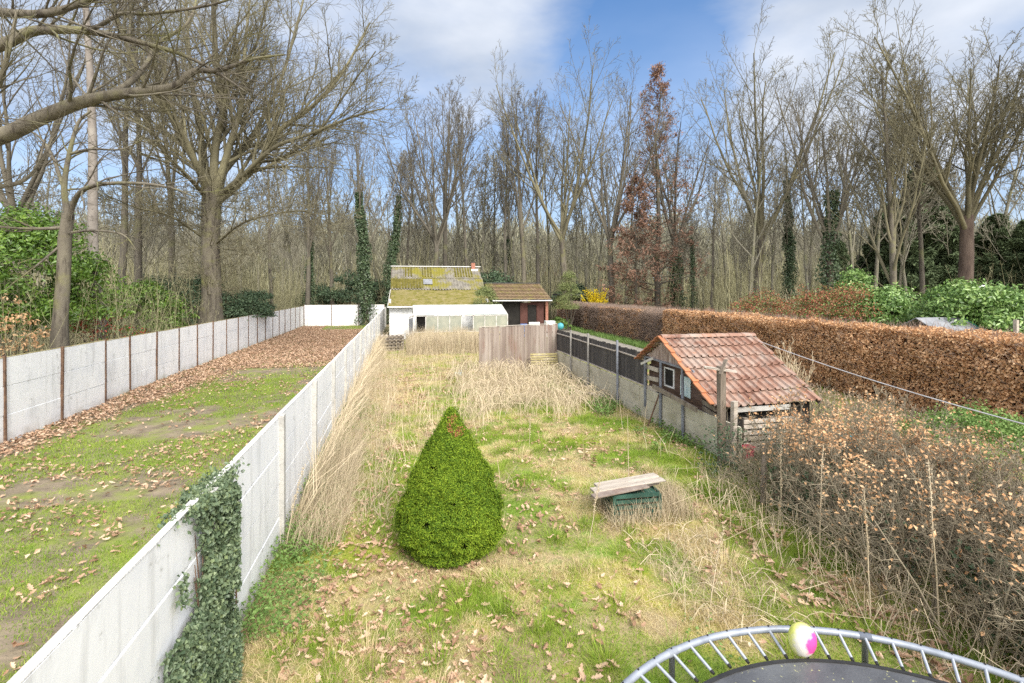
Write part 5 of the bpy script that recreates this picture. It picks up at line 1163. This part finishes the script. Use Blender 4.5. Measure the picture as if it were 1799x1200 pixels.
lim = [([P3(373, 345), P3(352, 300), P3(322, 250), P3(290, 180), P3(268, 90), P3(255, -20)], .22, .06, 1),
       ([P3(368, 345), P3(345, 290, 23), P3(310, 215, 22), P3(262, 160, 21), P3(215, 60, 20), P3(190, -30, 19)], .2, .05, 1),
       ([P3(375, 340), P3(378, 260), P3(392, 190, 23.5), P3(380, 110, 23), P3(375, 0, 22.5), P3(380, -90, 22)], .26, .08, 1),
       ([P3(380, 335), P3(402, 260), P3(425, 180), P3(430, 90, 25), P3(440, -10, 26)], .22, .06, 1),
       ([P3(383, 345), P3(400, 290, 25), P3(445, 235, 26), P3(490, 150, 27), P3(520, 50, 28), P3(540, -30, 29)], .2, .05, 1),
       ([P3(375, 360), P3(415, 325), P3(455, 285), P3(490, 230), P3(545, 190), P3(600, 130), P3(650, 40)], .26, .05, 1),
       ([P3(378, 350), P3(430, 305, 23.3), P3(480, 260, 22.6), P3(545, 235, 22), P3(620, 205, 21.5), P3(675, 190, 21)], .15, .035, 1),
       ([P3(365, 350), P3(330, 310, 22), P3(290, 270, 21), P3(250, 205, 20), P3(200, 180, 19)], .13, .035, 1),
       ([P3(366, 340), P3(357, 260, 25), P3(340, 170, 26), P3(330, 60, 27), P3(325, -40, 28)], .2, .06, 1),
       ([P3(395, 210), P3(400, 150, 23), P3(445, 90, 22), P3(470, 0, 21)], .12, .04, 1),
       ([P3(455, 285), P3(500, 275, 23), P3(560, 230, 22), P3(610, 160, 21.5), P3(660, 90, 21)], .1, .03, 1),
       ([P3(360, 420), P3(300, 380, 22), P3(240, 365, 20), P3(180, 340, 18.5)], .07, .02, 1), ([P3(378, 430), P3(430, 390, 22), P3(520, 370, 20.5), P3(560, 380, 20)], .07, .02, 1)]
cfb = Cfg(kids=(0, 17, 9, 8, 4, 0), seg=(9, 7, 6, 4, 3, 2), maxlev=4, trop=(.02, .08, .05, .04, .03, .02), ang=(.6, .7, .8, .85, .9, .9), ratio=(.5, .42, .55, .55, .5, .5), rmin=.008, tstart=.12)
limbs_tree('great_tree', 'huge spreading bare tree with many limbs fanning from one thick trunk behind the left wall', (b[0], b[1], 0), trunk, lim, cfb, 12, ('bark_moss', 'twig_moss'), low=75)

# near tree standing outside the frame, its limbs reaching in at the top left
def N3(px, py, d=9.3): x, y, _ = at(px, d); return (x, y, zt(py, d))
b = N3(-330, 600, 9.5); b = (b[0], b[1], -.1)
trunk = ([b, N3(-325, 450, 9.5), N3(-320, 330, 9.5), N3(-330, 120, 9.6), N3(-340, -150, 9.8)], [.5, .42, .38, .3, .2])
lim = [([N3(-320, 330), N3(-150, 285), N3(0, 240), N3(69, 208), N3(128, 184), N3(192, 168), N3(256, 160), N3(304, 152), N3(341, 125), N3(384, 124), N3(443, 104), N3(500, 96)], .175, .015, 2),
       ([N3(192, 168), N3(229, 144, 9.6), N3(258, 112, 9.9), N3(275, 78, 10.2), N3(330, 40, 10.5), N3(350, -20, 10.8)], .065, .02, 2),
       ([N3(-325, 160), N3(-120, 120), N3(0, 80), N3(53, 56), N3(96, 52), N3(149, 54), N3(213, 66), N3(267, 80), N3(320, 96), N3(373, 122), N3(430, 160)], .125, .014, 2),
       ([N3(149, 54), N3(176, 45, 9), N3(213, 24, 8.8), N3(267, 24, 8.6), N3(373, 8, 8.4), N3(450, -20, 8.2)], .045, .015, 2),
       ([N3(-330, 60, 9), N3(-100, 20, 8.5), N3(60, 25, 8), N3(130, 10, 8), N3(200, -20, 8)], .1, .03, 2),
       ([N3(-320, 350, 9.5), N3(-180, 340, 9.6), N3(-60, 330, 9.8), N3(20, 325, 10), N3(60, 300, 10.2), N3(80, 245, 10.5)], .09, .015, 2),
       ([N3(-322, 300, 9), N3(-120, 230, 8.5), N3(-20, 170, 8.2), N3(10, 110, 8), N3(30, 20, 8)], .08, .02, 2)]
cfn = Cfg(kids=(0, 0, 26, 9, 5, 0), seg=(9, 7, 7, 5, 3, 2), maxlev=4, trop=(0, 0, .04, .03, .03, .02), ang=(.6, .7, .75, .8, .9, .9), ratio=(.5, .5, .28, .55, .5, .5), rmin=.0028, wig=(.05, .1, .13, .18, .22, .3), tstart=.3, rr=.30)
limbs_tree('overhanging_tree', 'thick mossy limbs of a near bare tree reaching in from the left edge', (b[0], b[1], 0), trunk, lim, cfn, 4, ('bark_moss', 'bark_moss'), (9, 8, 6, 5, 4, 3))

# small crooked tree right behind the wall
def S3(px, py, d=15.8): x, y, _ = at(px, d); return (x, y, zt(py, d))
b = S3(100, 615); b = (b[0], b[1], -.1)
trunk = ([b, S3(106, 560), S3(112, 480), S3(114, 420), S3(120, 375)], [.25, .2, .185, .18, .16])
lim = [([S3(120, 385), S3(113, 330), S3(122, 270), S3(138, 215), S3(160, 195)], .10, .03, 2), ([S3(118, 395), S3(135, 345, 15.5), S3(170, 325, 15), S3(240, 322, 14.6), S3(300, 330, 14.2), S3(340, 345, 14)], .09, .02, 2),
       ([S3(113, 400), S3(60, 402, 15.2), S3(0, 398, 14.6), S3(-60, 380, 14)], .06, .02, 2), ([S3(116, 410), S3(160, 405, 15.4), S3(215, 412, 15), S3(240, 440, 14.8)], .05, .012, 2),
       ([S3(112, 330), S3(90, 270, 16), S3(62, 235, 16.4), S3(20, 220, 16.8)], .06, .015, 2), ([S3(125, 270), S3(160, 262, 15.6), S3(215, 262, 15.2), S3(260, 240, 15)], .05, .012, 2), ([S3(108, 430), S3(60, 470, 15), S3(20, 500, 14.6)], .04, .01, 2)]
cfs = Cfg(kids=(0, 0, 12, 6, 4, 0), seg=(9, 7, 7, 5, 3, 2), maxlev=4, trop=(0, 0, .03, .02, .02, .02), ang=(.6, .7, .9, .9, .9, .9), ratio=(.5, .5, .38, .5, .5, .5), rmin=.005, wig=(.05, .1, .2, .25, .3, .3), tstart=.2, rr=.45)
limbs_tree('crooked_tree', 'small crooked bare tree with sideways mossy branches just behind the left white wall', (b[0], b[1], 0), trunk, lim, cfs, 9, ('bark_moss', 'bark_moss'), (9, 7, 5, 4, 3, 3))

# pale leaning trunk
def W3(px, py, d=21): x, y, _ = at(px, d); return (x, y, zt(py, d))
b = W3(172, 590); b = (b[0], b[1], -.1)
limbs_tree('pale_trunk_tree', 'tall pale grey trunk with dark branch scars, bent at its foot, behind the left wall', (b[0], b[1], 0),
    ([b, W3(178, 560), W3(171, 520), W3(163, 480), W3(163, 380), W3(163, 250), W3(158, 120), W3(150, 0), W3(146, -120)], [.24, .22, .21, .2, .18, .16, .13, .11, .08]),
    [([W3(160, 180), W3(120, 120), W3(90, 20)], .05, .02, 2), ([W3(157, 100), W3(200, 40), W3(230, -40)], .05, .02, 2), ([W3(163, 300), W3(190, 270), W3(210, 280)], .03, .01, 2)], cfs, 10, ('bark_pale', 'twig'))

# ------------------------------------------------------------------ bare tree kinds
protos = {}
wide = Cfg(kids=(0, 9, 6, 6, 4, 0), ang=(.6, .62, .75, .85, .9, .9), trop=(.02, .09, .07, .05, .04, .03), ratio=(.6, .5, .5, .5, .5, .5), rmin=.011, rr=.52)
slim = Cfg(kids=(0, 8, 6, 5, 4, 0), ang=(.6, .5, .7, .8, .9, .9), trop=(.02, .12, .09, .06, .04, .03), ratio=(.6, .42, .5, .5, .5, .5), rmin=.011, rr=.52)
low_ = Cfg(kids=(0, 8, 6, 5, 3, 0), maxlev=4, ang=(.6, .6, .8, .8, .9, .9), rmin=.014)
spec = [  # name, label, px, D, top py, kind
 ('tall_tree', 'tall bare tree with tight upswept crown directly above the left half of the barn roof', 785, 56, 138, 'A'),
 ('tall_tree', 'forked bare tree just left of the upswept one above the barn', 765, 53, 205, 'C'),
 ('tall_tree', 'slender bare tree between the barn chimney and the upswept tree', 822, 57, 160, 'B'),
 ('tall_tree', 'bare tree rising behind the join of barn and outbuilding roofs', 888, 55, 165, 'B'),
 ('tall_tree', 'straight pale bare tree above the left end of the outbuilding roof', 924, 53, 150, 'A'),
 ('tall_tree', 'thin smooth trunked bare tree above the middle of the outbuilding roof', 948, 56, 135, 'B'),
 ('tall_tree', 'wide forked bare tree above the right end of the outbuilding roof', 995, 52, 165, 'C'),
 ('tall_tree', 'bare tree with a few rusty leaves left of the dead red conifer', 1075, 52, 190, 'C'),
 ('tall_tree', 'bare tree standing in the gap right of the dead red conifer', 1248, 46, 250, 'B'),
 ('tall_tree', 'large bare tree with spreading limbs beyond the red bushes', 1327, 40, 128, 'C'),
 ('tall_tree', 'bare many stemmed pale tree rising behind the laurels', 1572, 31, 45, 'D'),
 ('tall_tree', 'leaning bare tree left of the big dark trunk at the right', 1625, 36, 90, 'B'),
 ('tall_tree', 'bare tree reaching in over the right edge of the photo', 1880, 29, -20, 'D'),
 ('tall_tree', 'left one of the twin straight trunks behind the left wall', 205, 27, -140, 'B'),
 ('tall_tree', 'right one of the twin straight trunks behind the left wall', 237, 28, -130, 'B'),
 ('tall_tree', 'bare tree left of the ivy covered pair behind the far white wall', 540, 50, 200, 'A'),
 ('tall_tree', 'slim bare tree behind the far corner of the white walls', 480, 46, 190, 'B'),
 ('tall_tree', 'thin bare tree between the ivy pair and the barn', 712, 60, 230, 'B'),
 ('tall_tree', 'bare tree close behind the great spreading tree', 585, 56, 230, 'A'),
 ('tall_tree', 'bare tree at the far left edge behind the rhododendron', 25, 30, 20, 'C'),
 ('tall_tree', 'slim bare tree between the great tree and the twin trunks', 300, 38, 60, 'A'),
]
KP = dict(A=(26, .30, 8, 9, dict(limb_ang=.42, cf=slim, leader=True)), B=(26, .22, 10, 11, dict(limb_ang=.55, cf=slim, leader=True, limb_len=.36)),
          C=(24, .36, 9, 7, dict(limb_ang=.55, cf=wide, leader=False)), D=(22, .24, 4, 16, dict(limb_ang=.5, cf=wide, leader=True, low=14, limb_len=.45)))
def make(kind, seed, name='tall_tree', label='', ivy=0, ivy_h=0, mats=('bark', 'twig')):
    Hh, r, fork, nl, kw = KP[kind]
    return bare_tree(name, label or 'bare tree', 'tree', seed, Hh, r, fork, nl, mats=mats, ivy=ivy, ivy_h=ivy_h, **kw)
pool = {k: [make(k, s, mats=mt) for s, mt in ss] for k, ss in dict(A=[(101, ('bark', 'twig')), (102, ('bark_moss', 'twig'))], B=[(103, ('bark', 'twig')), (104, ('bark', 'twig'))], C=[(105, ('bark', 'twig')), (106, ('bark_moss', 'twig_moss'))], D=[(107, ('bark_moss', 'twig_moss'))]).items()}
cnt = {}
for i, (nm, lb, px, D, top, kd) in enumerate(spec):
    p = pool[kd][cnt.get(kd, 0) % len(pool[kd])]; cnt[kd] = cnt.get(kd, 0) + 1
    q = at(px, D); hh = zt(top, D) * 1.1; s_ = hh / KP[kd][0]
    place(p, (q[0], q[1], 0), s_, R.uniform(0, 6.28), lb)
# big trunk on the right, ivy clad ones
rt = bare_tree('great_tree', 'big dark trunked bare tree with a broad dense crown at the right', 'tree', 201, 23.5, .48, 8.9, 14, limb_ang=.52, limb_r=.42, limb_len=.5, mats=('bark_red', 'twig_moss'), leader=False, cf=Cfg(kids=(0, 12, 7, 6, 4, 0), ang=(.6, .65, .8, .85, .9, .9), rmin=.010, trop=(.02, .05, .06, .05, .04, .03)))
q = at(1690, 33); rt.location = (q[0], q[1], 0)
for i, (px, D, top, kd, ih, n, lb) in enumerate(((643, 50, 168, 'A', 13.5, 5500, 'thicker of the two ivy wrapped trees behind the far white wall left of the barn'), (684, 53, 195, 'B', 14, 4500, 'slimmer ivy wrapped tree nearer the barn'), (545, 52, 260, 'B', 9, 2500, 'thin ivy wrapped trunk behind the far white wall'), (1190, 60, 190, 'C', 8, 2500, 'ivy footed tree right behind the dead red conifer'),
        (1388, 42, 235, 'B', 13, 6500, 'conical mass of ivy round a bare tree right of the large spreading one'), (1458, 36, 125, 'C', 11, 3000, 'reddish trunked bare tree with ivy up to its fork'), (1215, 50, 330, 'B', 9, 2500, 'short ivy covered trunk beside the dead red conifer'), (888, 62, 220, 'B', 10, 2200, 'dark ivy trunk seen above the outbuilding roof'))):
    q = at(px, D); hh = zt(top, D); Hh = KP[kd][0]
    t_ = make(kd, 300 + i, 'ivy_tree', lb, n, ih * Hh / hh, mats=('bark_red' if i == 5 else 'bark', 'twig'))
    t_.location = (q[0], q[1], 0); t_.scale = (hh / Hh,) * 3; t_.rotation_euler = (0, 0, i * 1.3)
# dead red conifer and evergreens
dc = conifer('dead_conifer', 'tall dead conifer hung with rusty brown needles', 'tree', 5, 27, .36, 3.5, 5.0, 120, ('bark', 'twig', 'deadneedle'), .055, gap=.14, droop=.10, sl=.42, sw=.10, per=6)
q = at(1155, 51); dc.location = (q[0], q[1], 0)
d2 = conifer('dead_conifer', 'lower rusty dead conifer left beside the tall one', 'tree', 6, 15, .2, 1.0, 4.2, 80, ('bark', 'twig', 'deadneedle'), .10, gap=.25, droop=-.1, sl=.42, sw=.10, per=7)
q = at(1118, 50); d2.location = (q[0], q[1], 0)
ev = conifer('evergreen', 'dark dense evergreen', 'tree', 7, 16, .28, 1.0, 4.2, 130, ('bark_red', 'twig', 'darkgreen'), .9, gap=.05, droop=-.1, sl=.55, sw=.13, per=7)
ev2 = conifer('evergreen', 'dark dense evergreen', 'tree', 8, 16, .28, .5, 3.6, 120, ('bark_red', 'twig', 'darkgreen'), .9, gap=.05, droop=-.25, sl=.55, sw=.13, per=7)
evs = ((1620, 44, 14.5, 1.0, 'tall dark pine in the wood left of the big right hand trunk'), (1750, 42, 10, 1.15, 'dark spreading evergreen right of the big dark trunk'), (1560, 50, 12, 1.0, 'dark evergreen behind the pale many stemmed tree'), (1810, 38, 9, 1.2, 'dark evergreen at the right edge of the wood'), (1680, 52, 11, 1.0, 'evergreen directly behind the big dark trunk'), (1475, 46, 8, .9, 'low evergreen beside the reddish trunked tree'), (1900, 34, 10, 1.1, 'evergreen just outside the right edge'))
for i, (px, D, hh, sx, lb) in enumerate(evs):
    q = at(px, D); place((ev, ev2)[i % 2], (q[0], q[1], 0), hh / 16 * sx, i * 1.1, lb, sz=hh / 16)

# the wood behind: single trees further off
rng = random.Random(42)
fp = [bare_tree('woodland_tree', 'slender bare tree of the wood standing behind the sheds and walls', 'tree', 400 + i, 20, .17, 6, 10, limb_ang=.6, cf=Cfg(kids=(0, 7, 5, 4, 0, 0), maxlev=4, ang=(.6, .6, .8, .85, .9, .9), rmin=.016, trop=(.02, .08, .06, .05, .04, .03)), limb_len=.38, mats=('bark_far', 'twig_far'), group='bare trees of the wood behind the gardens') for i in range(4)]
k = 0
for i in range(190):
    px = rng.uniform(-150, 1950); D = rng.uniform(58, 105) if i < 130 else rng.uniform(36, 60)
    if D < 60 and 430 < px < 1290: D = rng.uniform(58, 75)
    if D < 45 and (px < 430): D = rng.uniform(30, 45)
    q = at(px, D); hh = rng.uniform(11, 21) * (.9 + D / 500) if D > 57 else rng.uniform(11, 19)
    place(fp[k % 4], (q[0], q[1], -.1), hh / 20, rng.uniform(0, 6.28), 'slender bare tree of the wood standing behind the sheds and walls', 'bare trees of the wood behind the gardens'); k += 1

for i, (px, D, top) in enumerate(((455, 60, 250), (515, 62, 215), (610, 63, 235), (665, 66, 250), (735, 62, 190), (805, 64, 175), (850, 60, 190), (868, 66, 210), (905, 61, 170), (965, 63, 175), (1030, 60, 195), (1050, 66, 215), (1098, 62, 200), (1195, 62, 230), (1275, 58, 245), (1300, 52, 200), (1355, 50, 180), (1420, 48, 150), (1500, 46, 120), (1535, 42, 100), (1650, 44, 80), (1745, 42, 60))):
    q = at(px, D); hh = zt(top, D) * .98
    place(fp[(k + i) % 4], (q[0], q[1], -.1), hh / 20, rng.uniform(0, 6.28), 'slender bare tree of the wood standing behind the sheds and walls', 'bare trees of the wood behind the gardens')

# undergrowth: a thicket of saplings and brush filling the wood floor
rg = np.random.default_rng(99)
def thicket(n, pick, h0, h1, w, name, label, mat, per=16, wig=.22):
    xs, ys = pick(n); n = len(xs); hh = rg.uniform(h0, h1, n) * (.5 + vnoise(xs, ys, 6, 3)); mb = MB()
    a = rg.uniform(0, 2 * pi, (n, 1)); base = np.stack([xs, ys, 0 * xs - .05], 1); lean = rg.normal(0, .12, (n, 2))
    tt = np.linspace(0, 1, 5); S = base[:, None] + tt[None, :, None] * np.concatenate([lean * hh[:, None], hh[:, None]], 1)[:, None] + rg.normal(0, .05, (n, 5, 3)) * tt[None, :, None] * hh[:, None, None] * .5
    rad = (w * hh / h1)[:, None] * (1 - .85 * tt)[None]
    pol = [(S[i], rad[i]) for i in range(n)]; mb.tubes(pol, 3)
    t = rg.uniform(.12, .98, (n, per)); i0 = np.minimum(3, (t * 4).astype(int)); f = (t * 4 - i0)[..., None]; ii = np.arange(n)[:, None]
    B0 = S[ii, i0] * (1 - f) + S[ii, i0 + 1] * f; az = rg.uniform(0, 2 * pi, (n, per)); up = rg.uniform(.2, 1.1, (n, per)); L = (hh[:, None] * rg.uniform(.12, .42, (n, per)) * (1.15 - t))
    d = np.stack([np.cos(az), np.sin(az), up], -1); d = nrm(d); B1 = B0 + d * L[..., None] * .5; B2 = B1 + nrm(d + rg.normal(0, wig, d.shape) + [0, 0, .2]) * L[..., None] * .6
    P = np.stack([B0, B1, B2], 2).reshape(-1, 3, 3); r3 = np.broadcast_to(np.array([.45, .35, .15]) * w * .55, (len(P), 3))
    # forks on the side twigs
    F0 = P[:, 1]; F1 = F0 + nrm(P[:, 2] - P[:, 0] + rg.normal(0, .5, F0.shape) * np.linalg.norm(P[:, 2] - P[:, 0], axis=1)[:, None]) * np.linalg.norm(P[:, 2] - P[:, 0], axis=1)[:, None] * .6
    mb.tubes([(P[i], r3[i]) for i in range(len(P))], 2)
    mb.tubes([(np.stack([F0[i], F1[i]]), r3[i][:2] * .7) for i in range(len(P))], 2)
    return tag(mb.build(name, M[mat], None), label, 'undergrowth', kind='stuff')
def pick_back(n):
    px = rg.uniform(-200, 2000, n); D = 56 + 50 * rg.random(n) ** 1.3; p = np.array([at(a, b)[:2] for a, b in zip(px, D)]); k = ~((np.abs(p[:, 0] - 19) < 3.5) & (p[:, 1] < 56)); return p[k, 0], p[k, 1]
def pick_left(n):
    y = rg.uniform(16, 60, n); x = -10.6 - 14 * rg.random(n) ** 1.2; return x, y
def pick_right(n):
    px = rg.uniform(1250, 1990, n); D = rg.uniform(34, 56, n); p = np.array([at(a, b)[:2] for a, b in zip(px, D)]); return p[:, 0], p[:, 1]
thicket(5200, pick_back, 3, 9.5, .055, 'undergrowth', 'olive brown thicket of saplings filling the wood behind the gardens', 'brush', 15)
thicket(1700, pick_left, 2.2, 7.5, .024, 'undergrowth', 'tangled bare brush behind the left white wall', 'brush', 22, .4)
thicket(1300, pick_right, 2, 7, .03, 'undergrowth', 'bare brush between the laurels and the wood', 'brush', 18, .3)
# the distant edge of the wood
n = 240000; px = rg.uniform(-300, 2100, n); D = rg.uniform(100, 150, n); u = (px - 899.5) / FPX; x = u * D * CY + D * SY; y = -u * D * SY + D * CY
top = 13.5 + 5 * vnoise(px, px * 0, 60, 2) + 4 * vnoise(px, px * 0, 17, 4); z = rg.random(n) ** .8 * top
d = nrm(np.stack([rg.normal(0, .35, n), rg.normal(0, .3, n), np.ones(n)], 1)); L = rg.uniform(.8, 3.2, n)[:, None]; sd = nrm(np.cross(d, rg.normal(size=(n, 3)))) * rg.uniform(.05, .15, n)[:, None]
c = np.stack([x, y, z], 1); V = np.stack([c - sd, c + sd, c + d * L], 1).reshape(-1, 3)
tag(MB().add(V, tris=np.arange(n * 3).reshape(-1, 3)).build('far_woods', M['farwood'], None), 'far off bare wood beyond the trees', 'woods', kind='stuff')
